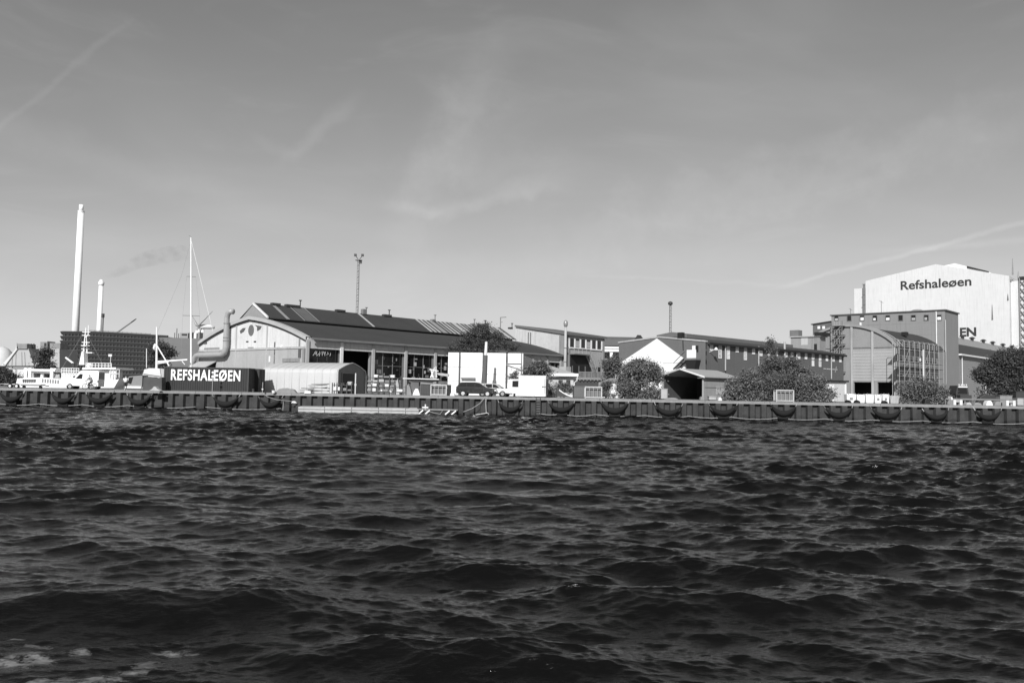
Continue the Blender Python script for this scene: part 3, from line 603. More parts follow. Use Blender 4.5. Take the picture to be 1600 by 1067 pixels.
for px in (1300, 1331.5, 1364, 1399):
    v_, _ = cat_(px, 560); MB().box(-0.3, -0.106, v_-0.22, v_+0.22, 0 if px > 1320 else 4.6, np.interp(v_, [p[0] for p in ca], [p[1] for p in ca])-0.25).build('front_rib', CONC, ah)
am = MB()
for (a, za), (b, zb_) in zip(ca[:-1], ca[1:]):
    am.add([(-0.4, a, za-0.25), (-0.4, b, zb_-0.25), (-0.4, b, zb_+0.25), (-0.4, a, za+0.25), (0.5, a, za-0.25), (0.5, b, zb_-0.25), (0.5, b, zb_+0.25), (0.5, a, za+0.25)], [(0, 1, 2, 3), (7, 6, 5, 4), (3, 2, 6, 7), (1, 0, 4, 5)])
am.build('arch_rim', mat('arch_rim_stone', 0.28, 0.9, 0.15, 0.5), ah)
MB().add([(u, a, z-0.05) for u in (0.5, CL) for a, z in ca], [(i, i+1, 22+i, 21+i) for i in range(20)]).build('vaulted_roof', ROOF, ah, True)
for uu in (1.6, 3.2):
    m = MB(); m.path([(uu, a, z+0.06) for a, z in ca[:12]], 0.12, 5); m.build('roof_rib', ROOFL, ah, True)
MB().box(0.4, CL, 0, 0.3, 0, CZ).build('side_wall', CONCD, ah); MB().box(CL-0.3, CL, 0.3, CW, 0, CZ).build('back_wall', CONCD, ah)
MB().box(0.4, CL, CW-0.3, CW, 0, CZ).build('far_wall', CONCD, ah)
sw = [C.at(px, 570, v=0)[0] for px in (1405, 1440, 1443, 1466)]
for (a, b) in ((sw[0], sw[1]), (sw[2], sw[3])):
    for (py0, py1) in ((547, 561), (572, 588), (597, 610)):
        z1_ = C.at(1420, py0, v=0)[1]; z0_ = C.at(1420, py1, v=0)[1]; MB().box(a+.3, b-.3, -0.03, -0.004, max(z0_, 0.3), z1_).build('side_window', GLASS, ah)
m = MB(); v_, z_ = cat_(1342, 511); m.box(0.6, 1.2, v_-0.1, v_+.1, z_-.5, z_+1); m.build('roof_hook', WHITE, ah)
u_, z_ = C.at(1412, 520, v=3)[0], C.at(1412, 520, v=3)[1]; MB().box(u_, u_+1.2, 2.5, 3.5, z_-0.6, z_+0.2).build('roof_vent', BLACK, ah)
# zigzag escape stair on the front
stf = fthing(C, 'escape_stair', 'zigzag steel escape stair tower on the left of the arched gable', 'stair')
va, vb = cat_(1322.5, 560)[0], cat_(1306.5, 560)[0]; lv = [cat_(1314, y)[1] for y in (510, 524, 538, 553, 581)]
for i, z in enumerate(lv):
    MB().box(-1.9, -0.32, va, vb if i < 4 else (va+vb)/2, z-0.12, z).build('landing', DARKM, stf)
    m = MB()
    for zz in (0.5, 1.0): m.tube((-1.9, va, z+zz), (-1.9, vb, z+zz), 0.04)
    for k in range(5): v_ = va+(vb-va)*k/4; m.tube((-1.9, v_, z), (-1.9, v_, z+1), 0.035)
    m.build('railing', GALV, stf)
for i in range(4):
    z1_, z0_ = lv[i], lv[i+1]; a, b = (va+.2, vb-.2) if i % 2 == 0 else (va+.2, vb-.2); m = MB()
    for x in (-1.8, -1.0): m.tube((x, a, z1_), (x, b, z0_), 0.05)
    for k in range(9): t_ = (k+.5)/9; m.box(-1.8, -1.0, a+(b-a)*t_-.1, a+(b-a)*t_+.1, z1_+(z0_-z1_)*t_-.03, z1_+(z0_-z1_)*t_+.03)
    m.build('stair_flight', GALV, stf)
for v_ in (va, vb): MB().box(-1.95, -1.85, v_-.06, v_+.06, 0.0 if v_ == va else lv[3], lv[0]+1.0).build('post', STEEL, stf)
# scaffolding along the side
sc_ = fthing(C, 'scaffolding', 'tubular scaffolding with decks and rails wrapped round the side of the arched workshop', 'scaffold')
u0s, u1s = C.at(1405, 560, v=-2.2)[0], C.at(1474, 560, v=-2.2)[0]; zt = C.at(1420, 532, v=-2.2)[1]
lev = [C.at(1425, y, v=-2.2)[1] for y in (543.5, 565.5, 574, 589)] + [1.8]
NB = 9
for k in range(NB+1):
    x = u0s+(u1s-u0s)*k/NB; m = MB()
    for y in (-2.2, -0.9): m.tube((x, y, 0), (x, y, zt-0.3), 0.055, n=6)
    m.path([(x, -2.2, zt-0.3), (x, -2.0, zt), (x, -1.1, zt), (x, -0.9, zt-0.3)], 0.055, 6)
    m.build('standard', GALV, sc_)
for i, z in enumerate(lev):
    MB().box(u0s, u1s, -2.1, -1.0, z-0.08, z).build('deck', DARKM if i % 2 else WOODD, sc_)
    m = MB()
    for dz_ in (0.05, 0.55, 1.05): m.tube((u0s, -2.2, z+dz_), (u1s, -2.2, z+dz_), 0.035, n=6)
    m.build('guard_rail', GALV, sc_)
for k in (1, 5):
    x0_, x1_ = u0s+(u1s-u0s)*k/NB, u0s+(u1s-u0s)*(k+1)/NB
    for i in range(len(lev)-1): MB().tube((x0_, -2.25, lev[i+1]), (x1_, -2.25, lev[i]), 0.035, n=6).build('brace', GALV, sc_)
xx = C.at(1442, 560, v=-2.3)[0]; MB().box(xx-.12, xx+.12, -2.5, -2.3, 1, zt-1.5).build('hoist_mast', OFFW, sc_)
xx = C.at(1437.5, 562, v=-2.3); MB().box(xx[0]-.25, xx[0]+.25, -2.42, -2.3, xx[1]-.3, xx[1]+.3).build('site_sign', WHITE, sc_)
# ---- tall grey block
T = Frame(1478, 222, 43); tb = fthing(T, 'tall_grey_block', 'tall flat-roofed grey block with a row of nine small square windows under its roof', 'building')
TZ = T.at(1478, 485, u=0)[1]; TW = T.at(1299, 488, u=0)[0]; TL = T.at(1497, 487, v=0)[0]
MB().box(0, TL, 0, TW, 0, TZ).build('walls', mat('block_render', 0.235, 0.9, 0.1, 0.08, streak=0.22, fine=0.05), tb)
MB().box(-0.35, TL+0.35, -0.35, TW+0.35, TZ, TZ+0.3).build('roof_slab', mat('block_cornice', 0.1, 0.8, 0.15, 1), tb)
for i in range(9):
    px = 1307+(1467.5-1307)*i/8; v_, z_ = T.at(px, 497.5-0.15*(px-1307)/20, u=0)
    pn = MB().box(-0.04, -0.004, v_-0.62, v_+0.62, z_-0.75, z_+0.75).build('window', GLASS, tb)
    m = MB(); [m.box(-0.12, -0.045, v_+s*0.62-.07, v_+s*0.62+.07, z_-.8, z_+.8) for s in (-1, 1)]; m.box(-.12, -.045, v_-.55, v_+.55, z_+.72, z_+.84); m.box(-.12, -.045, v_-.55, v_+.55, z_-.84, z_-.72); m.build('frame', STEEL, pn)
    if i not in (1, 5): MB().box(-0.07, -0.045, v_-0.45+0.25*(i % 2), v_+0.45, z_-0.6, z_+0.1*(i % 3)).build('blind', WHITE if i in (4, 8, 2, 3) else CONC, pn)
for px, y0, y1, m_ in ((1463, 487, 548, OFFW), (1477.3, 500, 600, CONC)):
    v_, z1_ = T.at(px, y0, u=0); MB().tube((-0.2, v_, T.at(px, y1, u=0)[1]), (-0.2, v_, z1_), 0.16, n=8).build('downpipe', m_, tb)
v_, z_ = T.at(1430, 485, u=0); MB().path([(1.5, v_-1.6, TZ+.25), (1.5, v_-1, TZ+.35), (1.5, v_, TZ+.4), (1.5, v_+1, TZ+.35), (1.5, v_+1.6, TZ+.25)], [.2, .4, .45, .4, .2], 10).build('roof_dome', CONCD, tb, True)
for px, y0, b_ in ((1329, 482, .08), (1377, 470, .07)):
    v_, z_ = T.at(px, y0, u=1); m = MB(); m.tube((1, v_, TZ), (1, v_, z_), b_, n=6); m.tube((1, v_-.5, z_-.6), (1, v_+.5, z_), .06, n=6); m.build('aerial', STEEL, tb)
for v_ in (T.at(1410, 520, u=0)[0],):
    for y in (506, 524): z_ = T.at(1400, y, u=0)[1]; MB().box(-.03, -.004, 0.2, TW-.2, z_-.06, z_+.06).build('facade_joint', CONCD, tb)
# small dark block at its left and the pale tower house before it
T2 = Frame(1299, 262, 43); t2 = fthing(T2, 'dark_roof_house', 'small dark rooftop house with two white windows just left of the tall grey block', 'building')
z_ = T2.at(1299, 502.5, u=0)[1]; W2, z2_ = T2.at(1270, 507.5, u=0)
MB().prism([(0, 0), (W2, 0), (W2, z2_), (0, z_)], VW, 0, 8).build('walls', mat('dark_render', 0.12, 0.9, 0.15, 0.4), t2)
MB().prism([(-.2, z_), (W2+.5, z2_), (W2+.5, z2_+.25), (-.2, z_+.25)], VW, -.4, 8.3).build('roof', ROOF, t2)
for px in (1279.5, 1287):
    v_, zw = T2.at(px, 511.5, u=0); MB().box(-.06, -.004, v_-.42, v_+.42, zw-.5, zw+.4).build('window', WHITE, t2)
P2 = Frame(1281, 168, 43); ph = fthing(P2, 'pale_tower_house', 'pale rendered boxy house with a small square chimney behind the brick workshop', 'building')
z_ = P2.at(1281, 526, u=0)[1]; W_, zl_ = P2.at(1235.5, 524.5, u=0); ul, _ = P2.at(1290, 527, v=0)
MB().box(0, ul, 0, W_, 0, z_).build('walls', mat('tower_house_render', 0.28, 0.9, 0.2, 0.25, streak=0.3), ph)
MB().box(-.3, ul+.3, -.3, W_+.3, z_, z_+.22).build('roof_slab', CONC, ph)
v_, zz = P2.at(1242, 516, u=1); MB().box(0.6, 2.4, v_-.95, v_+.95, z_, zz).build('chimney', mat('chimney_brick', 0.15, 0.9, 0.2, 1), ph)
v_, zz = P2.at(1288, 527, u=0); MB().box(-.5, ul+.5, -.8, .9, z_+.23, z_+.9).build('tank', BLACK, ph)
for px, py, a, b in ((1276.5, 540, .6, 1.9), (1257, 533, .7, .8)):
    v_, zz = P2.at(px, py, u=0); MB().box(-.04, -.004, v_-a, v_+a, zz-b, zz+b).build('opening', CONCD if a < .7 else RENDER, ph)
v_, zz = P2.at(1274.5, 545, u=0); MB().box(-.08, -.045, v_-.3, v_+.3, zz-1.2, zz+1).build('door', BLACK, ph)
# ---- right hand ribbed hall behind the big tree
rh = thing('ribbed_hall', 'low hall with pale ribbed wall, dark roof and a row of round ridge vents', 'industrial hall', T.o+T.u*(TL+0.3)+T.v*0.2, T.rz)
def rat(px, py, v=0.2): u_, w_ = T.at(px, py, v=v); return u_-TL-0.3, w_
RL = rat(1660, 580)[0]; RZ = rat(1500, 555)[1]
RID = T.at(1540, 536, v=9)[1]
MB().box(0, RL, 0, 0.3, 0, RZ).build('long_wall', mat('ribbed_wall', 0.26, 0.85, 0.12, 0.4, streak=0.2), rh)
m = MB(); [m.box(0, RL, -0.04, -0.002, z, z+0.05) for z in np.arange(0.6, RZ-.4, 0.62)]; m.build('wall_ribs', CONC, rh)
MB().box(-0.1, RL, -0.9, -0.15, RZ-0.1, RZ+0.35).build('eaves', OFFW, rh)
MB().prism([(-0.8, RZ+0.36), (9, RID-1.2), (18, RZ+0.36)], VW, 0, RL).build('roof', ROOF, rh)
MB().add([(0, 6.4, RZ+.36+(RID-1.2-RZ-.36)*.74), (RL, 6.4, RZ+.36+(RID-1.2-RZ-.36)*.74), (RL, 9, RID+.1), (0, 9, RID+.1), (0, 11.6, RID-1.6), (RL, 11.6, RID-1.6)], [(0, 1, 2, 3), (3, 2, 5, 4)]).build('roof_light', ROOFL, rh)
for px in (1504, 1519, 1536.5, 1551, 1567, 1581, 1597, 1612):
    uu = rat(px, 535, v=9)[0]; m = MB(); m.tube((uu, 8.8, RID), (uu, 8.8, RID+.55), .5, n=12); m.tube((uu, 8.8, RID+.55), (uu, 8.8, RID+.75), .95, .95, 12); m.tube((uu, 8.8, RID+.75), (uu, 8.8, RID+1.15), .95, .3, 12); m.build('ridge_vent', DARKM, rh)
for px in (1501.5, 1538): uu = rat(px, 570)[0]; MB().tube((uu, -.3, 0), (uu, -.3, RZ), .13, n=8).build('downpipe', OFFW, rh)
# ---- huge white shipyard hall
S = Frame(1580, 330, 41.5); sy = fthing(S, 'shipyard_hall', 'enormous white shipyard hall with dark lettering high on its gable', 'industrial hall')
SZ = S.at(1580, 431, u=0)[1]; SW, sl_ = S.at(1352.5, 439, u=0); SP, spz = S.at(1462, 413, u=0)
WH2 = mat('shipyard_white', 0.62, 0.75, 0.10, 0.05, streak=0.22, fine=0.06)
MB().prism([(0, 0), (SW, 0), (SW, sl_), (SP, spz), (0, SZ)], VW, 0, 1.0).build('gable', WH2, sy)
MB().box(1.0, 90, 0, 0.8, 0, SZ-.3).build('side_wall', WH2, sy); MB().box(1.0, 90, SW-.8, SW, 0, sl_-.3).build('far_side_wall', WH2, sy)
MB().add([(1, 0, SZ-.2), (90, 0, SZ-.2), (90, SP, spz-.2), (1, SP, spz-.2), (90, SW, sl_-.2), (1, SW, sl_-.2)], [(0, 1, 2, 3), (3, 2, 4, 5)]).build('roof', OFFW, sy)
p1_, p2_, p3_ = S.at(1480, 415, u=30), S.at(1492, 411.5, u=30), S.at(1548, 426, u=30)
MB().prism([(p1_[0]+2, p1_[1]-8), (p1_[0]+2, p1_[1]), p2_, p3_, (p3_[0], p3_[1]-8)], VW, 30, 60).build('roof_house', OFFW, sy)
q1, q2 = S.at(1511, 418, u=29.8), S.at(1545, 425.4, u=29.8); MB().prism([(q1[0], q1[1]-.25), (q2[0], q2[1]-.1), (q2[0], q2[1]+.35), (q1[0], q1[1]+.65)], VW, 29.6, 29.95).build('roof_house_louvre', BLACK, sy)
w0, wz_ = S.at(1351, 450, u=0); w1_ = S.at(1334, 450.5, u=0)[0]
MB().box(0.5, 20, SW+.01, w1_, 0, wz_).build('side_annex', WH2, sy)
v_, z_ = S.at(1350, 444, u=-.5); MB().box(-.9, -.02, v_-.35, v_+.35, 10, z_).build('ladder_shaft', STEEL, sy)
for z in np.linspace(14, z_, 9): MB().box(-1.1, -.92, v_-.7, v_+.7, z-.2, z).build('ladder_hoop', STEEL, sy)
INK = mat('dark_lettering', 0.03, 0.8, 0.1)
a, za = S.at(1407.5, 453.2, u=0); b, zb2 = S.at(1518, 451, u=0); _, zt_ = S.at(1410, 438.5, u=0)
text('Refshaleøen', INK, sy, zt_-za, a-b, gable_M(a, za-.2), bold=0.018, ext=.05)
a, za = S.at(1452, 526.2, u=0); b, _ = S.at(1526, 525, u=0); zt_ = S.at(1510, 511.8, u=0)[1]; zb3 = S.at(1510, 525.5, u=0)[1]
b = S.at(1525.5, 520, u=0)[0]; a = S.at(1500, 520, u=0)[0]
text('EN', INK, sy, zt_-zb3, a-b, gable_M(a, zb3), bold=0.035, ext=.05)
tw = thing('stair_tower', 'white stair tower with lattice mast and lamps beside the enormous white hall', 'tower', S.o-S.v*0.0, S.rz)
ztw = S.at(1588, 443, v=-.5)[1]; ut = S.at(1612, 470, v=-.5)[0]
MB().box(2, ut+6, -9, -.1, 0, ztw).build('walls', WH2, tw)
m = MB(); z1_ = S.at(1582, 432, v=-4)[1]
for x in (2, ut+3):
    for y in (-8.8, -.3): m.tube((x, y, ztw), (x, y, z1_+1), .35, n=6)
for y in (-8.8,-.3): m.box(1.8, ut+3, y-.2, y+.2, z1_, z1_+.7); m.box(1.8, ut+3, y-.2, y+.2, ztw+.0, ztw+.8); m.tube((2, y, ztw), (ut+3, y, z1_), .25, n=6); m.tube((ut+3, y, ztw), (2, y, z1_), .25, n=6)
m.build('lamp_frame', STEEL, tw)
for px, y0 in ((1582, 404), (1591, 424)):
    u_, zz = S.at(px, y0, v=-5); MB().tube((u_, -5, z1_), (u_, -5, zz), .28, .08, 6).build('aerial', STEEL, tw)
lv_ = S.at(1597, 436, u=2.5)[0]; MB().box(2.5, 6, lv_-1.5, lv_+1.5, z1_-1, z1_+2.0).build('lamp_box', BLACK, tw)
m = MB(); lv_, zz = S.at(1597, 434, u=1.6)
for x in (lv_-1, lv_+1):
    m.tube((1.6, x, 0), (1.6, x, zz), .25, n=6)
k = 0
while k*3+3 < zz: m.tube((1.6, lv_-1, k*3), (1.6, lv_+1, k*3+3), .18, n=5); m.tube((1.6, lv_+1, k*3), (1.6, lv_-1, k*3+3), .18, n=5); k += 1
m.build('lattice_ladder', STEEL, tw)
v_ = S.at(1583, 460, u=0)[0]

# ---- open timber shed
D = Frame(1100, 107, 44); os_ = fthing(D, 'open_shed', 'low pale shed with an open black gable end facing the quay', 'shed')
dz1 = D.at(1100, 589, v=0)[1]; DL, _ = D.at(1152, 590, v=0); DW, dz2 = D.at(1035, 588, u=0); dm, dzm = D.at(1066, 577, u=0)
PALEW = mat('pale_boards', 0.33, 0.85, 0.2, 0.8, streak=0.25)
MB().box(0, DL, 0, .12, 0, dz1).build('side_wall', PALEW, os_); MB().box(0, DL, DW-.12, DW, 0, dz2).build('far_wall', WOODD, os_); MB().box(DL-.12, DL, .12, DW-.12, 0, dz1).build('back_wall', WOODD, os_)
MB().box(0.05, 0.1, 0.0, 0.0, 0, 0)
def slab(a, b, u0_, u1_, th, name, m_, par): return MB().prism([a, b, (b[0], b[1]-th), (a[0], a[1]-th)], VW, u0_, u1_).build(name, m_, par)
slab((-.4, dz1+.05), (dm, dzm+.1), -.5, DL+.3, .12, 'roof_slope', mat('pale_sheet_roof', .36, .6, .15, .5), os_); slab((dm, dzm+.1), (DW+.4, dz2+.02), -.5, DL+.3, .12, 'roof_slope', mat('pale_sheet_roof', .36), os_)
slab((-.4, dz1+.1), (dm, dzm+.16), -.58, -.5, .22, 'barge_board', OFFW, os_); slab((dm, dzm+.16), (DW+.4, dz2+.07), -.58, -.5, .22, 'barge_board', CONC, os_)
for v_ in (0.1, DW-.1): MB().box(-.1, .1, v_-.12, v_+.12, 0, dz1).build('post', PALEW, os_)
z_ = D.at(1110, 605, v=0)[1]; MB().box(.1, DL, -.05, -.004, z_-.05, z_+.05).build('wall_batten', CONCD, os_)
u_, z_ = D.at(1123, 610, v=0); MB().box(u_-.6, u_+1.8, -.04, -.003, z_-.5, z_+.55).build('shutter', RENDER, os_)
# ---- pale lean-to right of the bushes
E = Frame(1292, 118, 76); le = fthing(E, 'lean_to', 'small pale lean-to shed with a thin black roof, right of the bushes', 'shed')
el, _ = E.at(1322, 610, v=0); z0_ = E.at(1292, 594, v=0)[1]; z1_ = E.at(1322, 596, v=0)[1]
MB().box(0, el, 0, 3.5, 0, min(z0_, z1_)-.1).build('walls', OFFW, le); MB().box(-.3, el+.2, -.4, 3.8, z1_-.1, z1_+.12).build('roof', BLACK, le)
u_ = E.at(1304, 610, v=0)[0]; MB().box(u_-.1, el-.25, -.04, -.003, 0, z1_-.35).build('panel', RENDER, le)
MB().box(el-.15, el, -.08, -.003, 0, z1_-.15).build('corner_post', WHITE, le)
# ---- pale building between annex and brick workshop
K = Frame(943, 205, 88); kb = fthing(K, 'pale_office_house', 'pale banded office building seen between the concrete workshop and the white painted gable', 'building')
kl, _ = K.at(1010, 540, v=0); kz = K.at(950, 540, v=0)[1]
MB().box(-6, kl, 0, 10, 0, kz).build('walls', RENDER, kb); MB().prism([(-6.5, kz), (kl, kz), (kl, kz+1.5), (-6.5, kz+1.5)], UW, -.5, 10).build('roof', mat('slate_roof', .12, .8, .15, .6), kb)
MB().add([(-6.5, -.5, kz+1.5), (kl, -.5, kz+1.5), (kl, 6, kz+2.6), (-6.5, 6, kz+2.6)], [(0, 1, 2, 3)]).build('roof_slope', mat('slate_roof', .12), kb)
for y in (543, 548): z_ = K.at(955, y, v=0)[1]; MB().box(-6, kl, -.15, -.003, z_-.18, z_+.25).build('cornice', WHITE, kb)
for px in (947, 963):
    for py in (555, 569, 581):
        u_, z_ = K.at(px, py, v=0); MB().box(u_-.9, u_+.9, -.05, -.003, z_-.75, z_+.75).build('window', GLASS, kb)
for px in (955,): u_, _ = K.at(px, 570, v=0); MB().box(u_-.35, u_+.35, -.2, -.003, 0, kz-1.7).build('pilaster', WHITE, kb)
# low white wall in front
K2 = Frame(941, 112, 86); lw = fthing(K2, 'white_hut', 'low white hut with a grey roof between the railings and the big bush', 'hut'); kl, _ = K2.at(985, 600, v=0); z_ = K2.at(950, 597, v=0)[1]
MB().box(0, kl, 0, 3, 0, z_).build('walls', WHITE, lw); MB().add([(-.3, -.3, z_+.02), (kl, -.3, z_+.02), (kl, 3, z_+.6), (1.6, 3, z_+.6)], [(0, 1, 2, 3)]).build('roof', ROOFL, lw)
u_ = K2.at(955, 605, v=0)[0]; MB().box(0.3, u_-1.2, -.04, -.003, .2, z_-.7).build('opening', BLACK, lw)
# ---- hipped cottage, right of the white container wall
L_ = Frame(852, 112, 98); ct = fthing(L_, 'hipped_cottage', 'small pale cottage with a light hipped roof and two narrow windows, behind the dark boat', 'cottage')
u1, z1_ = L_.at(902, 584, v=0); zr_ = L_.at(856, 571, v=2.5)[1]; ub = L_.at(854, 573, v=2.5)[0]
MB().box(.4, u1-.5, 0, 5, 0, z1_-.25).build('walls', RENDER, ct)
rr_ = MB(); rr_.add([(0, -.7, z1_+.1), (u1+.2, -.7, z1_-.1), (u1+.2, 5.5, z1_-.1), (0, 5.5, z1_+.1), (.2, 2.4, zr_), (ub+.8, 2.4, zr_-.1)], [(0, 1, 5, 4), (1, 2, 5), (2, 3, 4, 5), (3, 0, 4), (3, 2, 1, 0)]); rr_.build('hipped_roof', mat('pale_roof_tiles', .36, .8, .15, .6), ct)
MB().box(0, u1+.2, -.75, -.71, z1_-.35, z1_+.02).build('fascia', WHITE, ct); MB().path([(u1+.1, -.7, z1_-.2), (u1, -.4, z1_-.9), (u1-.4, -.1, z1_-1.2), (u1-.4, -.1, 0)], .09, 6).build('downpipe', WHITE, ct)
for px in (876, 888): u_, z_ = L_.at(px, 599, v=0); MB().box(u_-.28, u_+.28, -.03, -.003, z_-.45, z_+.45).build('window', BLACK, ct)
# ---- white container wall
Wf = Frame(700, 119, 97); ww = fthing(Wf, 'white_hoarding_hall', 'big plain white panelled store with dark vertical gaps, behind the dark car', 'storage hall')
wl, wz = Wf.at(817, 552, v=0); wz0 = Wf.at(700, 552, v=0)[1]; WD = Wf.at(832, 560, u=wl)[0]
g = [(700, 716.5), (719.5, 753.5), (758, 790), (793.5, 817)]
for i, (a, b) in enumerate(g):
    ua, ub_ = Wf.at(a, 580, v=0)[0], Wf.at(b, 580, v=0)[0]; MB().box(ua, ub_, 0, 1, 0, wz).build('wall_panel', WHITE, ww)
    m = MB()
    for zz in (wz*.33, wz*.66) if i != 2 else (wz*.5,): m.box(ua, ub_, -.03, -.004, zz-.025, zz+.025)
    m.build('panel_joint', CONC, ww)
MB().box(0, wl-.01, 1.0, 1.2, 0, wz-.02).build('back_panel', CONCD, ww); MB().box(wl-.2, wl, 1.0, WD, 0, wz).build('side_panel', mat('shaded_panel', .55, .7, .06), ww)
MB().box(0, wl, 1.2, WD, wz-.25, wz).build('roof', CONC, ww)
ua, z_ = Wf.at(792, 568, v=0); ub_, _ = Wf.at(815, 566, v=0)
m = MB(); m.tube((ua, -.1, z_), (ub_, -.1, z_), .07); m.tube((ua, -.1, z_-.2), (ub_, -.1, Wf.at(815, 578, v=0)[1]), .07); m.tube((ub_, -.1, z_+1.5), (ub_, -.1, .5), .07); m.build('brace_frame', STEEL, ww)
ua, z_ = Wf.at(721, 591, v=0); ub_, _ = Wf.at(743, 590, v=0); MB().box(ua, ub_, -.4, -.01, z_-.1, z_+.15).build('shelf', STEEL, ww)
# utility pole
pl = gthing(757, 113, 'utility_pole', 'thick leaning weathered timber pole in front of the white store', 'pole'); z_ = pt(757.5, 534, 113).z-G; z2_ = pt(757, 555, 113).z-G
MB().tube((-.15, 0, 0), (.05, 0, z2_), .42, .3, 10).build('lower_post', mat('tarred_wood', .10, .8, .2, 2), pl); MB().tube((.05, 0, z2_), (.12, 0, z_), .22, .17, 10).build('upper_post', OFFW, pl)

# ================================================================ FAR LEFT
PW = Frame(94, 640, 92); pw = fthing(PW, 'power_station', 'distant power station clad in stacked dark horizontal louvres', 'power station')
ul, _ = PW.at(262, 540, v=0); zl = PW.at(94, 519.5, v=0)[1]; zr = PW.at(238, 526, v=0)[1]; um = PW.at(150, 520, v=0)[0]; zm = PW.at(160, 520, v=0)[1]
MB().prism([(0, 0), (ul, 0), (ul, zr), (um, zm), (0, zl)], UW, .6, 60).build('hull', mat('station_gap_shade', .015, .8, .2, .02), pw)  # near-black colour carries the shade in the gaps between louvres
nl = 11; LV = mat('louvre_sheet', .11, .6, .12, .03, streak=0)
for i in range(nl):
    f0 = (i+.0)/nl; m = MB(); h0 = .5/nl
    def zz_(u, f): top = np.interp(u, [0, um, ul], [zl, zm, zr]); return top*(1-f)
    us = [-.8, um, ul]; P_ = []
    for u in us: P_ += [(u, -2.2, zz_(u, f0)+.6), (u, .4, zz_(u, f0+h0)), (u, .6, zz_(u, f0)-.01+1.2)]
    m.add(P_, [(0, 3, 4, 1), (3, 6, 7, 4), (0, 2, 5, 3), (3, 5, 8, 6), (0, 1, 2), (6, 8, 7)]); m.build('louvre_band', LV, pw)
for i in range(24): u = ul*i/23; 
m = MB(); [m.box(u-.3, u+.3, -.5, .35, 0, np.interp(u, [0, um, ul], [zl, zm, zr])-1) for u in np.linspace(2, ul-2, 30)]; m.build('louvre_mullions', mat('mullion', .05), pw)
m = MB(); a = PW.at(140, 519.5, v=3)[0]; b = PW.at(235, 524, v=3)[0]
for k in range(14): u = a+(b-a)*k/13; m.tube((u, 3, np.interp(u, [0, um, ul], [zl, zm, zr])), (u, 3, np.interp(u, [0, um, ul], [zl, zm, zr])+2.2), .15, n=4)
m.path([(a, 3, zm+2), (b, 3, zr+2.2)], .2, 5); m.build('roof_rail', STEEL, pw)
G2 = Frame(246, 560, 92); gb = fthing(G2, 'grey_boiler_house', 'plain mid-grey block beside the louvred power station, equipment on its roof', 'building')
ul, _ = G2.at(316, 540, v=0); z0_ = G2.at(250, 527, v=0)[1]; z1_ = G2.at(312, 529, v=0)[1]
MB().prism([(0, 0), (ul, 0), (ul, z1_), (0, z0_)], UW, 0, 50).build('walls', mat('boiler_grey', .15, .9, .06, .02, streak=0), gb)
for a, b, py, m_ in ((281, 294, 520, ROOFL), (296, 300, 519, STEEL), (303, 307, 520, OFFW), (309, 312, 519, STEEL)):
    ua, z_ = G2.at(a, py, v=10); ub_, _ = G2.at(b, py, v=10); MB().box(ua, ub_, 10, 16, z1_-2, z_).build('roof_plant', m_, gb)
ua, z_ = G2.at(284, 521.5, v=9.8); ub_, z2_ = G2.at(292, 524, v=9.8); MB().box(ua, ub_, 9.6, 9.9, z2_, z_).build('plant_opening', BLACK, gb)
for px, py in ((276.5, 513), (273, 520), (279, 521)): u_, z_ = G2.at(px, py, v=12); MB().tube((u_, 12, z1_-2), (u_, 12, z_), .35, n=6).build('roof_mast', STEEL, gb)
u_, z_ = G2.at(311, 514, v=14); m = MB(); m.tube((u_, 14, z1_), (u_, 14, z_), .5, n=6); m.box(u_-2, u_+1, 13, 15, z_-3, z_-1); m.build('roof_mast', OFFW, gb)
def chimney(px, pyt, Y, r0, r1, lab, name='chimney', capz=0.04, tilt=0.0):
    c = gthing(px, Y, name, lab, 'chimney'); z = pt(px, pyt, Y).z-G
    MB().tube((0, 0, 0), (0, 0, z*.965), r0, r1, 20).build('shaft', mat('chimney_white', .84, .6, .03, .02), c, True)
    MB().tube((0, 0, z*.965), (0, 0, z), r1*.72, r1*.72, 20).build('inner_flue', mat('chimney_white', .78), c, True)
    return c, z
c1, z = chimney(114, 320, 690, 3.0, 2.45, 'very tall white chimney rising behind the louvred power station, taller of the two')
MB().tube((0, 0, z*.955), (0, 0, z*.966), 2.6, 2.6, 20).build('rim', OFFW, c1)
c2, z = chimney(151, 437, 660, 2.1, 1.65, 'shorter white chimney with a bulging top and faint smoke')
MB().path([(0, 0, z*.94), (0, 0, z*.955), (0, 0, z*.975), (0, 0, z*.985)], [1.7, 2.2, 2.2, 1.6], 18).build('bulging_top', WHITE, c2, True)
c3 = gthing(156, 655, 'slim_flue', 'slim dark flue close beside the shorter white chimney', 'chimney'); z = pt(155.5, 490, 655).z-G
MB().tube((0, 0, 0), (0, 0, z-2), .8, .8, 10).build('shaft', STEEL, c3); MB().tube((0, 0, z-3), (0, 0, z), 1.2, 1.2, 10).build('cap', DARKM, c3)
# crane jib behind
cj = gthing(183, 700, 'crane', 'thin crane jib poking up at a slant above the louvred power station roof', 'crane'); a = pt(181, 521, 700)-cj.location; b = pt(209, 501, 700)-cj.location; c_ = pt(213, 498, 700)-cj.location
m = MB(); m.tube(a, b, .6, .5, 6); m.tube(b, c_, .5, .35, 6); m.build('jib', STEEL, cj); MB().box(-3, 3, -3, 3, 0, a.z-2).build('mast', STEEL, cj); MB().tube((0, 0, a.z-2.5), a, 1.2, .8, 6).build('jib_foot', STEEL, cj)
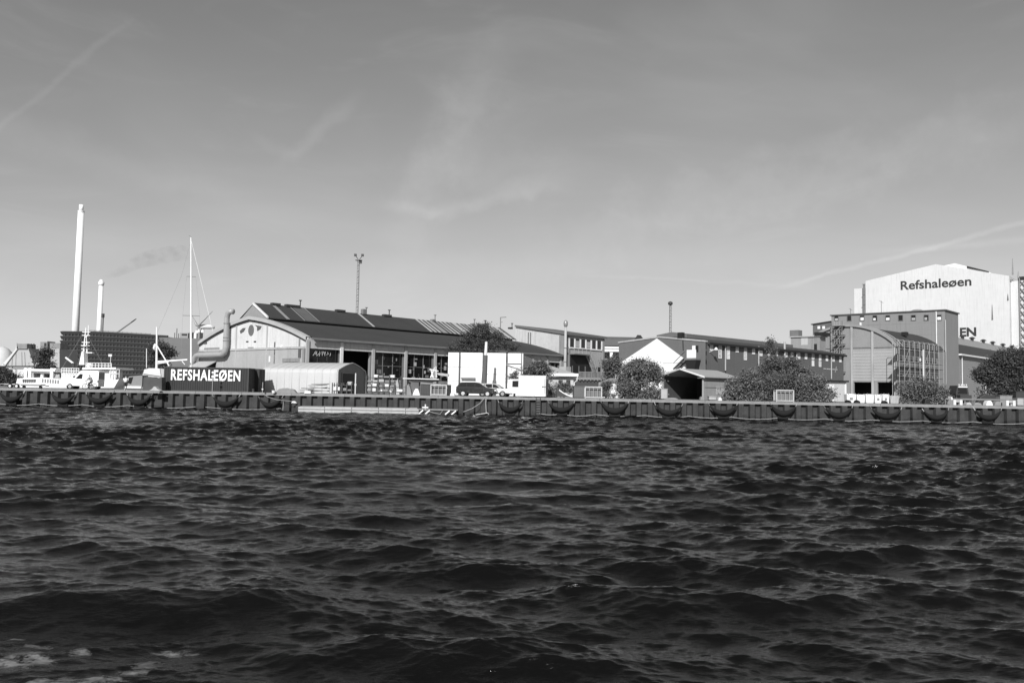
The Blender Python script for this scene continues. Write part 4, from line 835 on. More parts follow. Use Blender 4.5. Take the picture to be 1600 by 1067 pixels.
# silo plant far left
SI = Frame(-6, 560, 90); sp_ = fthing(SI, 'silo_plant', 'group of pale sloping hoppers and silos at the far left edge', 'silo plant')
def sif(px, py, v=0): return SI.at(px, py, v=v)
def cone(poly, v0_, v1_, m_, nm='hopper'): return MB().prism([sif(*p, v=v0_) for p in poly], UW, v0_, v1_).build(nm, m_, sp_)
PALEG = mat('silo_grey', .40, .8, .06, .02); PALEW2 = mat('silo_white', .6, .8, .06, .02)
gz = 608
cone([(3, 571), (27, 544), (44, 544), (53, 571), (53, gz), (3, gz)], 0, 20, PALEG)
cone([(0, 573), (24, 546), (26, 536), (28, 544), (7, 572)], -1, 0, PALEW2, 'sloping_rib'); cone([(52, 573), (68, 555), (78, 545), (79, 548), (58, 573)], -1, 0, PALEW2, 'sloping_rib')
cone([(26, 545), (26, 537), (42, 537), (42, 545)], -1, 10, CONCD, 'head_house'); cone([(40, 548), (66, 545), (78, 545), (60, 573), (50, 573), (45, 557)], 12, 25, PALEW2, 'back_silo')
cone([(74, 566), (80, 545), (93, 545), (93, gz), (74, gz)], 2, 25, PALEG); cone([(78, 545), (78, 536), (94, 536), (94, 545)], 2, 12, CONCD, 'head_house')
cone([(56, 545), (56, 533), (74, 533), (74, 545)], 5, 15, PALEG, 'head_house'); cone([(63, 544), (63, 534), (74, 534), (74, 544)], 4, 4.9, CONCD, 'opening'); cone([(69, 541), (69, 536), (72, 536), (72, 541)], 3.6, 3.9, BLACK, 'hatch')
cone([(20, 575), (20, gz), (40, gz), (40, 575)], -3, -1.2, PALEW2, 'column_house'); cone([(23, 586), (23, 577), (26, 577), (26, 586)], -3.4, -3.05, CONC, 'slot'); cone([(0, 571.5), (86, 571.5), (86, 573.4), (0, 573.4)], -5, -3.5, BLACK, 'conveyor_bridge')
cone([(46, 556), (53, 556), (52, 562)], -.5, -.1, BLACK, 'hatch')
for px in (40, 44, 48, 52, 60): m = MB(); a = sif(px, 545, v=6); b = sif(px+1, 537, v=6); m.tube((a[0], 6, a[1]), (b[0], 6, b[1]), .5, n=5); m.build('roof_fitting', DARKM, sp_)
for px in (12, 18, 24, 34, 39): cone([(px, 571), (px+ (px-30)*-.12, 550), (px+(px-30)*-.12+.4, 550), (px+.5, 571)], -.3, -.05, CONCD, 'seam')
m = MB(); a = sif(-2, 541, v=80)
far_dome = thing('storage_dome', 'pale rounded storage dome at the very left edge behind the silos', 'dome', (gx(2, 700), 700, G)); zd = pt(5, 541, 700).z-G; rd = (gx(22, 700)-gx(2, 700))
m.path([(0, 0, zd*f) for f in (0, .5, .8, .93, 1.0)], [rd, rd*.95, rd*.7, rd*.4, .5], 24); m.build('shell', mat('dome_white', .55, .7, .05, .05), far_dome, True)
# ---- wind turbine
wt_ = gthing(315, 900, 'wind_turbine', 'white three-bladed wind turbine showing just over the curved gable', 'wind turbine')
hub = pt(313, 510.5, 900)-wt_.location
MB().tube((hub.x+1.5, 3, 0), (hub.x+1.2, 3, hub.z-1), 3.2, 1.8, 14).build('tower', WHITE, wt_, True)
MB().path([(hub.x-2, -2, hub.z), (hub.x+2, 2, hub.z+.3), (hub.x+8, 6, hub.z+.5), (hub.x+13, 8, hub.z-.2)], [1.6, 2.6, 2.6, 1.2], 12).build('nacelle', WHITE, wt_, True)
m0 = MB(); m0.path([(hub.x-3.2, -4, hub.z), (hub.x-2, -3, hub.z), (hub.x-1, -2, hub.z)], [.4, 1.5, 1.7], 12); m0.build('hub', OFFW, wt_, True)
for tp in ((332.5, 486), (300, 492.5), (311, 545)):
    e = pt(*tp, 900)-wt_.location; m = MB(); a = Vector((hub.x-2, -4, hub.z)); d = e-a; m.path([a, a+d*.15, a+d*.5, a+d], [.8, 1.45, .95, .25], 8); m.build('blade', mat('blade_grey', .32, .5, .05), wt_, True)
# ---- lattice masts with floodlights
def lattice(px, pyt, Y, wd, lab, head=True):
    t = gthing(px, Y, 'lattice_mast', lab, 'mast'); z = pt(px, pyt, Y).z-G; h = wd/2
    for sx_, sy_ in ((-1, -1), (1, -1), (0, 1)): MB().tube((sx_*h, sy_*h, 0), (sx_*h*.8, sy_*h*.8, z), .085, n=5).build('leg', STEEL, t)
    m = MB(); k = 0; st_ = wd*1.15
    while (k+1)*st_ < z:
        a, b = k*st_, (k+1)*st_; s = -1 if k % 2 else 1
        m.tube((-s*h, -h, a), (s*h, -h, b), .05, n=4); m.tube((-s*h, -h, a), (0, h, b), .05, n=4); m.tube((s*h, -h, a), (0, h, b), .05, n=4); k += 1
    m.build('bracing', STEEL, t)
    if head:
        MB().tube((0, 0, z), (0, 0, z+.12), 1.1, 1.1, 12).build('platform', STEEL, t)
        for sx_ in (-1, 1):
            m = MB(); m.tube((0, 0, z), (sx_*1.1, 0, z+1.6), .1, n=6); m.box(sx_*1.1-.35, sx_*1.1+.35, -.4, .3, z+1.3, z+2.0); m.build('floodlight', DARKM, t)
        MB().box(.1, .9, -.4, .4, z-.9, z-.05).build('floodlight_box', DARKM, t)
    return t
lattice(555, 407, 255, 0.8, 'slender lattice mast with floodlights, behind the long assembly hall')
t = lattice(1046.5, 476, 250, 0.75, 'slender lattice mast with one round lamp head, behind the brick workshop', head=False); z = pt(1046.5, 473, 250).z-G; MB().path([(0, 0, z-.9), (0, 0, z-.5), (0, 0, z+.1), (0, 0, z+.4)], [.2, .7, .7, .2], 10).build('lamp_head', DARKM, t, True)
t = gthing(780, 200, 'roof_aerial', 'thin pole with a sideways arm standing above the hall ridge', 'aerial'); z = pt(781, 496, 200).z-G; m = MB(); m.tube((0, 0, 0), (0, 0, z), .12, n=6); m.tube((-.1, 0, z), (1.4, 0, z+.1), .08, n=6); m.tube((0, 0, z-1.2), (.5, 0, z-1.1), .06, n=6); m.build('pole', STEEL, t)
# ---- smoke of the shorter chimney
sm = MB(); pts = []; rr = []
for i, (px, py, r_) in enumerate(((157, 434.5, 1.2), (168, 431.5, 2.2), (180, 428, 3.2), (195, 420, 4.4), (212, 411, 5.5), (230, 405, 6.5), (250, 400, 7), (270, 397, 7), (292, 394, 6))):
    p = pt(px, py, 655); pts.append(p); rr.append(r_)
o = pts[0].copy(); sm.path([p-o for p in pts], rr, 10)
mv = bpy.data.materials.new('thin_smoke'); mv.use_nodes = True; t = mv.node_tree; t.nodes.clear(); ou = t.nodes.new('ShaderNodeOutputMaterial'); pv = t.nodes.new('ShaderNodeVolumePrincipled')
pv.inputs['Color'].default_value = (.12, .12, .12, 1); nn = t.nodes.new('ShaderNodeTexNoise'); nn.inputs['Scale'].default_value = .12; nn.inputs['Detail'].default_value = 3; tcc = t.nodes.new('ShaderNodeTexCoord'); t.links.new(tcc.outputs['Object'], nn.inputs['Vector'])
t.links.new(mth('MULTIPLY', sstep(nn.outputs[0], .38, .7, nt=t), .018, nt=t), pv.inputs['Density']); t.links.new(pv.outputs[0], ou.inputs['Volume'])
so_ = sm.build('smoke', mv, None, True, loc=o); tag(so_, 'faint dark smoke drifting right from the shorter white chimney', 'smoke', kind='stuff')
# ================================================================ TREES AND BUSHES
def foliage(name, blobs, nleaf, size, m, parent, seed, flat=1.0):
    """leaf clumps: small bent leaf quads scattered on many twig clusters through the crown's volume"""
    rng = np.random.RandomState(seed); B_ = np.array(blobs, float)       # x,y,z,rx,ry,rz
    wgt = (B_[:, 3]*B_[:, 4]*B_[:, 5])**.8; wgt = wgt/wgt.sum()
    ncl = max(30, nleaf//26); k = rng.choice(len(B_), ncl, p=wgt)
    d = rng.randn(ncl, 3); d /= np.linalg.norm(d, axis=1)[:, None]; r = rng.rand(ncl)**0.42
    c = B_[k, :3]+d*B_[k, 3:6]*r[:, None]; c += rng.randn(ncl, 3)*0.12
    cs = size*(1.6+2.2*rng.rand(ncl))
    ki = rng.randint(0, ncl, nleaf); p = c[ki]+rng.randn(nleaf, 3)*cs[ki][:, None]*np.array([1, 1, .6])
    p[:, 2] = np.maximum(p[:, 2], 0.04)
    n = rng.randn(nleaf, 3)+np.array([0, -0.2, .5]); n /= np.linalg.norm(n, axis=1)[:, None]
    t = np.cross(n, rng.randn(nleaf, 3)); t /= np.linalg.norm(t, axis=1)[:, None]; b = np.cross(n, t)
    s = size*(0.6+0.8*rng.rand(nleaf))[:, None]
    V = np.stack([p-t*s, p-b*s*.45+n*s*.12, p+t*s, p+b*s*.45+n*s*.12], 1).reshape(-1, 3).astype('f')
    me = bpy.data.meshes.new(name); me.vertices.add(len(V)); me.vertices.foreach_set('co', V.ravel())
    me.loops.add(4*nleaf); me.loops.foreach_set('vertex_index', np.arange(4*nleaf, dtype='i')); me.polygons.add(nleaf); me.polygons.foreach_set('loop_start', np.arange(0, 4*nleaf, 4, dtype='i')); me.update(calc_edges=True)
    me.materials.append(m); o = bpy.data.objects.new(name, me); COL.objects.link(o); o.parent = parent; return o
def plant(kind, lab, cat, Y, outline, nleaf, size=0.13, m=None, seed=1, depth=None, trunk=None, group=None, high=False):
    if kind == 'bush' and len(outline) > 8:                  # bushes are leafy down to the ground
        xs_ = [o[0] for o in outline]; a_, b_ = min(xs_)-4, max(xs_)+4; yb_ = pt(sum(xs_)/len(xs_), 600, Y); base_py = 533.5; 
        gy = CY+FPX*(-(Vector((gx(sum(xs_)/len(xs_), Y), Y, G))-EYE).dot(_u))/(Vector((gx(sum(xs_)/len(xs_), Y), Y, G))-EYE).dot(_f)
        k_ = max(4, int((b_-a_)/7)); outline = outline+[(a_+(b_-a_)*(i+.5)/k_, gy-5-4*(i % 2), 7) for i in range(k_)]
    """outline: list of (px, py, radius_px) blobs in the photo, given real depth"""
    px0 = sum(o[0] for o in outline)/len(outline); t = gthing(px0, Y, kind, lab, cat, group=group); rng = random.Random(seed); bl = []
    for (px, py, rp, *e) in outline:
        r = rp*Y/FPX; p = pt(px, py, Y)-t.location; ry = (e[1] if len(e) > 1 else .95)*r
        bl.append((p.x, rng.uniform(-.35, .35)*r*(depth or 1), p.z, r*(e[0] if e else 1), r*(depth or 1), ry))
    foliage('crown', bl, nleaf, size*(1.2 if kind == 'bush' else 1), m or LEAF, t, seed)
    tm = MB(); H_ = max(b[2] for b in bl)
    if trunk: x0 = pt(trunk, 600, Y).x-t.location.x
    else: x0 = 0
    top = Vector((x0*.3, 0, H_*.75)); tm.path([(x0, 0, -.1), (x0*1.0+.05, .05, H_*.3), top*.7+Vector((.1, 0, .1)), top], [.035*H_+.05, .028*H_+.04, .02*H_+.02, .03], 8)
    tm.build('trunk', BARK, t, True)
    lm = MB()
    for b in bl:
        e = Vector(b[:3]); s = Vector((x0*.8, 0, min(H_*.35, max(.2, e.z*.5)))) if not high else Vector((x0, 0, H_*.70)); mid = (s+e)/2+Vector((0, 0, .15)); lm.path([s, mid, e], [.012*H_+.03, .01*H_+.02, .012], 6)
        for _ in range(3): q = e+Vector((rng.uniform(-1, 1)*b[3], rng.uniform(-1, 1)*b[4], rng.uniform(-.5, .9)*b[5]))*.9; lm.path([mid, (mid+q)/2, q], [.02+.004*H_, .02, .008], 5)
    lm.build('limbs', BARK, t, True)
    return t
def fill(x0, x1, topf, ybase, n, seed, rmin=6, rmax=12):
    """blobs filling a silhouette whose top edge is topf(x)"""
    rg = random.Random(seed); out = []
    for i in range(n):
        x = rg.uniform(x0, x1); r = rg.uniform(rmin, rmax); tp = topf(x)
        if tp+r > ybase: r = max(3, (ybase-tp)*.6)
        out.append((x, rg.uniform(tp+r, max(tp+r, ybase-r*.5)), r)) if i % 2 else out.append((x, tp+r, r))
        if i % 2 == 0: xx_ = x+rg.uniform(-r, r); out.append((xx_, topf(xx_)+rg.uniform(-4, 3), rg.uniform(1.3, 3), .8, 1.5))      # sprigs breaking the outline
    return out
def prof(*pts): xs = [p[0] for p in pts]; ys = [p[1] for p in pts]; return lambda x: float(np.interp(x, xs, ys))
plant('bush', 'big round bush between the white hut and the open shed', 'bush', 104.5, fill(972, 1024, prof((964, 606), (972, 590), (982, 573), (1000, 560), (1014, 564), (1026, 580), (1034, 596), (1042, 608)), 621, 26, 3), 24000, .11, mat('olive_leaves', .13, .6, .8, .9, fine=.5), seed=3)
plant('tree', 'dark small tree growing up behind the bushes before the brick workshop', 'tree', 111, fill(1185, 1262, prof((1178, 600), (1190, 565), (1205, 556), (1230, 556), (1250, 570), (1268, 590)), 618, 22, 5, 7, 13)+[(1205, 538, 7), (1203, 530, 3.5), (1206, 548, 8)], 15000, .12, mat('mid_leaves', .092, .6, .8, .9, fine=.5), seed=5)
plant('bush', 'left bush of the row by the brick workshop, right beside the open shed', 'bush', 104, fill(1142, 1190, prof((1130, 618), (1140, 598), (1158, 584), (1176, 580), (1192, 588)), 622, 22, 7), 12000, .10, mat('olive_leaves', .16), seed=7, group='bushes before the brick workshop')
plant('bush', 'middle bush of the row, behind the steel cage near the brick workshop', 'bush', 105.5, fill(1190, 1250, prof((1180, 600), (1200, 590), (1215, 585), (1232, 585), (1250, 590)), 622, 20, 8), 12000, .10, mat('mid_leaves', .10), seed=8, group='bushes before the brick workshop')
plant('bush', 'right bush of the row, touching the pale lean-to', 'bush', 104, fill(1252, 1292, prof((1240, 600), (1252, 592), (1270, 584), (1284, 592), (1296, 612)), 624, 20, 9), 11000, .10, mat('olive_leaves', .16), seed=9, group='bushes before the brick workshop')
plant('bush', 'low loose bush in front of the scaffolding', 'bush', 103, fill(1412, 1472, prof((1402, 620), (1415, 600), (1440, 592), (1458, 598), (1474, 606), (1486, 616)), 627, 24, 11, 5, 10), 11000, .10, mat('olive_leaves', .16), seed=11)
plant('tree', 'large dense dark tree at the right edge', 'tree', 112, fill(1535, 1625, prof((1522, 592), (1535, 575), (1548, 560), (1570, 548), (1590, 545), (1620, 550)), 622, 44, 13, 9, 16), 30000, .14, mat('black_green_leaves', .055, .6, .5, .9, fine=.5), seed=13, trunk=1585)
plant('tree', 'broad spreading tree whose crown hangs over the white store', 'tree', 135.5, [(752, 511, 6), (741, 519, 7), (758, 522, 9), (733, 531, 9), (776, 525, 8), (720, 538, 8), (748, 538, 10), (770, 538, 10), (790, 537, 8), (706, 545, 6), (804, 543, 7), (762, 508, 4), (728, 524, 5), (735, 550, 8), (760, 550, 8), (733, 557, 4.5), (739, 562, 3.5), (722, 555, 4), (712, 552, 4), (746, 558, 3.5), (705, 548, 5)], 15000, .13, mat('dark_crown_leaves', .06, .6, .5, .9, fine=.5), seed=15, trunk=757)  # leaves of this crown have a dark tone of their own
plant('bush', 'rounded dark bush behind the white storage box', 'bush', 107, fill(822, 858, prof((812, 592), (825, 572), (840, 565), (852, 570), (864, 584)), 612, 22, 17, 5, 10), 9000, .10, mat('mid_leaves', .10), seed=17)
plant('bush', 'small wispy bush left of the white storage box, behind the pickup', 'bush', 110, [(801, 588, 4), (806, 583, 4), (808, 592, 5), (799, 596, 4)], 1500, .08, mat('olive_leaves', .16), seed=18)
plant('tree', 'dark tree between the concrete workshop railings and the white painted gable', 'tree', 128, fill(946, 966, prof((943, 575), (950, 562), (960, 560), (968, 566)), 598, 14, 19, 5, 8), 6000, .14, mat('mid_leaves', .10), seed=19)
plant('bush', 'low scrub between the dark boat and the cottage', 'bush', 104, [(878, 606, 5), (884, 602, 4), (890, 608, 5), (872, 604, 4)], 2200, .08, mat('olive_leaves', .16), seed=20)
plant('tree', 'dark conifer in front of the silos, left of the power station', 'tree', 260, fill(64, 82, prof((60, 590), (66, 560), (74, 544), (80, 560), (86, 585)), 600, 18, 21, 4, 7), 6000, .3, mat('black_green_leaves', .055), seed=21)
plant('bush', 'dark shrubs at the very left edge of the quay', 'bush', 150, fill(-6, 22, prof((-10, 570), (4, 575), (14, 580), (24, 598)), 606, 14, 22, 5, 9), 6000, .18, mat('black_green_leaves', .055), seed=22)
plant('tree', 'dark round tree before the grey boiler house, behind the stranded boat', 'tree', 210, fill(240, 264, prof((234, 560), (240, 542), (252, 535), (262, 542), (268, 560)), 590, 18, 23, 5, 9), 8000, .24, mat('black_green_leaves', .055), seed=23)
plant('bush', 'tiny weeds at the foot of the small white hut', 'bush', 103, [(945, 616, 3), (950, 617, 3), (958, 618, 2.5)], 900, .06, mat('olive_leaves', .16), seed=24)
plant('bush', 'dark shrub against the low white hut', 'bush', 106, [(946, 606, 5), (950, 601, 4), (943, 612, 5)], 2600, .08, mat('mid_leaves', .10), seed=25)
plant('bush', 'small leafy shrub behind the concrete frames at the right', 'bush', 106, [(1478, 618, 4), (1484, 613, 4), (1472, 620, 4)], 1800, .08, mat('olive_leaves', .16), seed=26)

# ================================================================ VEHICLES
def lerp_hw(z, zs, ws): return float(np.interp(z, zs, ws))
def car(name, lab, cat, px, Y, rz, L, W, body, cabin, windows, wheels, paint, wr=.34, glass=GLASS, flip=1):
    """side profile in (x,z), front towards +x*flip; cabin narrows upwards"""
    t = gthing(px, Y, name, lab, cat, rz); hw = W/2; zb = min(z for x, z in cabin); zt = max(z for x, z in cabin)
    def hwf(z): return hw*(1-.07*max(0, z-zb)/(zt-zb+1e-6))
    def sides(poly, f, off=0.0):
        n = len(poly); P_ = [(x*flip, -f(z)-off, z) for x, z in poly]+[(x*flip, f(z)+off, z) for x, z in poly]
        return P_, [tuple(range(n)), tuple(range(2*n-1, n-1, -1))]+[(i, (i+1) % n, n+(i+1) % n, n+i) for i in range(n)]
    P_, F_ = sides(body, lambda z: hw*(1-.03*abs(z-.7))); b = MB().add(P_, F_).build('body', paint, t)
    bv = b.modifiers.new('soft_edges', 'BEVEL'); bv.width = .05; bv.segments = 2
    P_, F_ = sides(cabin, hwf); MB().add(P_, F_).build('cabin', paint, t)
    for s in (-1, 1):
        for wn_ in windows:
            V = [(x*flip, s*(hwf(z)+.012), z) for x, z in wn_]; MB().add(V+[(x, y-s*.01, z) for x, y, z in V], [tuple(range(len(V))), tuple(range(2*len(V)-1, len(V)-1, -1))]).build('side_window', glass, t)
    # windscreen and rear window follow the sloping ends of the cabin
    cs_ = sorted(cabin, key=lambda p: p[0]); zmid = (zb+zt)/2
    n = len(cabin)
    for i in range(n):
        (xa, za), (xb, zb2) = cabin[i], cabin[(i+1) % n]
        if abs(za-zb2) > .3 and abs(za-zb2) > .25*abs(xa-xb):
            d = Vector((xb-xa, zb2-za)); q0, q1 = Vector((xa, za))+d*.12, Vector((xa, za))+d*.88; nx_ = 1 if (xa+xb)/2 > sum(p[0] for p in cabin)/n else -1
            e = .015*nx_; V = [((q0.x+e)*flip, -hwf(q0.y)*.88, q0.y+.01), ((q0.x+e)*flip, hwf(q0.y)*.88, q0.y+.01), ((q1.x+e)*flip, hwf(q1.y)*.88, q1.y+.01), ((q1.x+e)*flip, -hwf(q1.y)*.88, q1.y+.01)]
            MB().add(V, [(0, 1, 2, 3)]).build('windscreen' if nx_ > 0 else 'rear_window', glass, t)
    for x in wheels:
        for s in (-1, 1):
            MB().tube((x*flip, s*(hw-.02), wr), (x*flip, s*(hw-.27), wr), wr+.09, n=20).build('wheel_arch', BLACK, t)
            w_ = MB().tube((x*flip, s*(hw+.01), wr), (x*flip, s*(hw-.22), wr), wr, n=20).build('wheel', RUBBER, t)
            r_ = MB(); r_.tube((x*flip, s*(hw+.02), wr), (x*flip, s*(hw-.05), wr), wr*.62, n=16); r_.build('rim', CHROME, w_)
    xf = max(x for x, z in body); zf = [z for x, z in body if x > xf-.15]; zh = min(max(zf), .85)
    for s in (-1, 1):
        MB().box((xf-.22)*flip, (xf-.02)*flip, s*(hw-.42), s*(hw+.005), zh-.17, zh-.02).build('headlight', LAMPG, t)
        xr = min(x for x, z in body); MB().box((xr+.02)*flip, (xr+.12)*flip, s*(hw-.16), s*(hw+.006), .85, 1.15).build('tail_light', mat('tail_lens', .12, .3, .05), t)
    MB().box((xf-.02)*flip, (xf+.03)*flip, -.27, .27, .42, .54).build('number_plate', WHITE, t)
    return t
suvb = [(0.05, .35), (0, .8), (.04, 1.06), (2.2, 1.09), (3.4, 1.08), (4.3, .98), (4.66, .86), (4.78, .62), (4.74, .32)]
suvc = [(.06, 1.05), (.42, 1.58), (.7, 1.66), (2.2, 1.68), (2.75, 1.6), (3.6, 1.06)]
suvw = [[(.35, 1.14), (.58, 1.5), (1.2, 1.58), (1.25, 1.14)], [(1.32, 1.14), (1.3, 1.58), (2.2, 1.6), (2.22, 1.14)], [(2.3, 1.14), (2.3, 1.6), (2.72, 1.53), (3.25, 1.14)]]
car('parked_car', 'dark estate car parked on the quay in front of the white store, facing right', 'car', 714, 98.6, R(-6), 4.8, 1.85, suvb, suvc, suvw, [.85, 3.75], CARP, .35)
t = car('parked_car', 'pale car mostly hidden behind the dark estate car, its bonnet showing', 'car', 746, 103, R(-10), 4.4, 1.75, [(x*.9, z*.97) for x, z in suvb], [(x*.9, z*.95) for x, z in suvc], [[(x*.9, z*.95) for x, z in w_] for w_ in suvw], [.8, 3.4], mat('silver_paint', .45, .3, .05, metal=.3), .33)
# pickup, facing right
t = car('pickup_truck', 'white pickup truck with a square cab, facing right, half behind the white storage box', 'pickup', 777, 102.5, R(-14), 5.2, 1.9, [(.0, .45), (0, .95), (1.5, .98), (1.55, 1.15), (3.9, 1.12), (4.6, 1.0), (4.75, .8), (4.75, .4)],
        [(1.5, 1.1), (1.5, 2.05), (1.8, 2.15), (2.9, 2.15), (3.15, 2.05), (3.85, 1.12)], [[(2.1, 1.2), (2.1, 1.95), (2.85, 1.98), (3.4, 1.35), (3.4, 1.2)]], [.9, 3.9], WHITE, .36)
MB().box(-.02, 1.48, -.95, .95, .98, 1.02).build('load_bed', STEEL, t)
# white van on the left, facing left
t = car('delivery_van', 'white van facing left on the quay, standing behind the cyclist', 'van', 158, 106, R(4), 4.6, 1.9, [(0, .35), (0, 1.2), (2.9, 1.2), (3.5, 1.08), (4.05, .9), (4.12, .4)], [(0, 1.15), (0, 2.25), (.15, 2.35), (2.0, 2.38), (2.35, 2.25), (3.1, 1.15)], [[(2.0, 1.3), (1.95, 1.9), (2.3, 1.9), (2.8, 1.3)]], [.85, 3.45], WHITE, .33, flip=-1)
# dark wheel loader at the right
ld = gthing(1500, 104, 'wheel_loader', 'dark vehicle with roof lamps seen head-on, right of the tall grey block', 'loader')
MB().prism([(-.75, .9), (.75, .9), (.8, 1.4), (.62, 2.35), (-.62, 2.35), (-.8, 1.4)], lambda a, b, c: (a, c, b), -.6, 1.2).build('cab', DARKM, ld)
MB().prism([(-.6, 1.35), (.6, 1.35), (.5, 2.1), (-.5, 2.1)], lambda a, b, c: (a, c, b), -.63, -.61).build('windscreen', GLASS, ld)
MB().box(-.55, .55, -.75, -.6, 2.12, 2.28).build('light_bar', WHITE, ld)
for x in (-.45, -.15, .15, .45): MB().tube((x, -.7, 2.45), (x, -.55, 2.45), .08, n=8).build('roof_lamp', LAMPG, ld)
for s in (-1, 1):
    w_ = MB().tube((s*.6, 0, .45), (s*.9, 0, .45), .48, n=16).build('wheel', RUBBER, ld); MB().tube((s*.91, 0, .45), (s*.85, 0, .45), .25, n=12).build('rim', STEEL, w_)
MB().box(-.7, .7, -1.4, -.62, .45, 1.2).build('bonnet', DARKM, ld)
# ================================================================ CONTAINER
KF = Frame(255, 101.2, 90.6); kc = fthing(KF, 'shipping_container', 'long black shipping container lettered in bold white capitals, beside the tarpaulin tent', 'container')
kl, _ = KF.at(388.5, 590, v=0); kz = KF.at(388, 575, v=0)[1]; KB = mat('black_container', .022, .6, .3, 1.0, streak=.2)
def corr(x0, x1, y, z0, z1, amp=.045, step=.28, side=False):
    m = MB(); P_ = []; x = x0
    while x < x1-step: P_ += [(x, 0), (x+step*.35, 0), (x+step*.5, amp), (x+step*.85, amp)]; x += step
    P_.append((x1, 0)); n = len(P_); V = [((a, y+d, z) if not side else (y-d, a, z)) for z in (z0, z1) for a, d in P_]
    return m.add(V, [(i, i+1, n+i+1, n+i) for i in range(n-1)])
corr(.1, kl-.1, 0.02, .12, kz-.12).build('corrugated_side', KB, kc); corr(.08, 2.36, kl-.03, .12, kz-.12, side=True).build('corrugated_end', KB, kc)
m = MB(); m.box(0, kl, .1, 2.44, kz-.12, kz-.03); m.box(0, .1, .1, 2.44, .1, kz-.1); m.box(0, kl, 2.4, 2.44, .1, kz-.1); m.build('shell', KB, kc)
fr = MB()
for x in (0, kl-.12): fr.box(x, x+.12, -.02, .12, 0, kz)
for z in (0, kz-.12): fr.box(.12, kl-.12, -.015, .1, z, z+.12)
fr.box(kl-.1, kl+.01, 2.32, 2.44, 0, kz); fr.box(kl-.08, kl+.01, .12, 2.32, 0, .12); fr.box(kl-.08, kl+.01, .12, 2.32, kz-.12, kz); fr.build('corner_frame', DARKM, kc)
ua, z0_ = KF.at(267, 594, v=-.02); ub_, _ = KF.at(375.5, 594, v=-.02); z1_ = KF.at(320, 578, v=-.02)[1]; z0_ = KF.at(320, 594, v=-.02)[1]
text('REFSHALEØEN', WHITE, kc, (z1_-z0_)*1.12, ub_-ua, face_M(ua, z0_-.08, -.045), bold=.03, ext=.012, space=1.12)
k2 = thing('shipping_container', 'second black container right behind the lettered one, only its dark end showing', 'container', KF.o+KF.v*2.7+KF.u*.35, KF.rz)
m = MB(); m.box(0, kl, 0, 2.44, 0.02, kz-.02); m.build('shell', KB, k2); m = MB(); [m.box(kl+.005, kl+.06, y, y+.05, .05, kz-.05) for y in (0, .6, 1.2, 1.8, 2.38)]; m.build('door_bar', DARKM, k2)
sg = thing('sign_post', 'thin post with a small round white sign in front of the black container lettering', 'sign', (*Q(331, .9), G)); MB().tube((0, 0, 0), (0, 0, 1.55), .035, n=8).build('post', GALV, sg)
z_ = pt(331, 588, 97).z-G; m = MB(); m.tube((0, -.06, z_), (0, -.03, z_), .15, n=16); m.tube((0, -.06, z_+.5), (0, -.03, z_+.5), .13, n=12); MB().tube((0, 0, 1.5), (0, 0, z_+.6), .03, n=8).build('upper_post', GALV, sg); m.build('sign_disc', OFFW, sg)
# ================================================================ TARPAULIN TENT
TF = Frame(409, 108.5, 103); tt = fthing(TF, 'storage_tent', 'long grey tarpaulin storage tent with a rounded gable, right of the black container', 'tent')
tl, _ = TF.at(527.5, 590, v=0); tz = TF.at(527, 578, v=0)[1]; tw_, _ = TF.at(571, 600, u=tl); tm_, tp = TF.at(548, 567, u=tl)
def tentprof(w, ze, zp, n=12):
    out = [(0, 0), (0, ze*.85)]
    for i in range(n+1): s = -1+2*i/n; out.append((w*(s+1)/2 if abs(s) < 1 else (0.0+.08 if s < 0 else w-.08), ze+(zp-ze)*(1-abs(s)**1.35)))
    return out+[(w, ze*.85), (w, 0)]
pr = tentprof(tw_, tz, tp); n = len(pr)
P_ = [(u, a, z) for u in np.linspace(0, tl, 10) for a, z in pr]
m = MB(); m.add(P_, [(k*n+i, k*n+i+1, (k+1)*n+i+1, (k+1)*n+i) for k in range(9) for i in range(n-1)]); m.build('tarpaulin_cover', TARP, tt, True)
MB().prism(pr, VW, tl-.12, tl-.06).build('gable_cloth', mat('gable_cloth', .2, .6, .15, .6, streak=.2), tt)
m = MB(); m.path([(tl+.02, a, z) for a, z in pr], .07, 6); m.build('gable_rim', mat('gable_rim', .5, .6, .1), tt)
for k in range(1, 10): m = MB(); uu = tl*k/10; m.path([(uu, a-.01*(a < tw_/2), z+.01) for a, z in pr[:9]], .022, 5); m.build('hoop_seam', TARP, tt, True)
a, z_ = TF.at(535, 583, u=tl); b, _ = TF.at(554, 583, u=tl); MB().box(tl-.05, tl, a, b, 0, z_).build('door_opening', mat('door_shade', .05, .8, .1), tt); MB().box(tl-.05, tl+.06, a-.1, a, 0, z_+.1).build('door_post', STEEL, tt); MB().box(tl-.04, tl+.05, a, b, z_, z_+.1).build('door_lintel', STEEL, tt); MB().box(tl-.05, tl+.06, b, b+.12, 0, z_+.1).build('door_post', OFFW, tt)
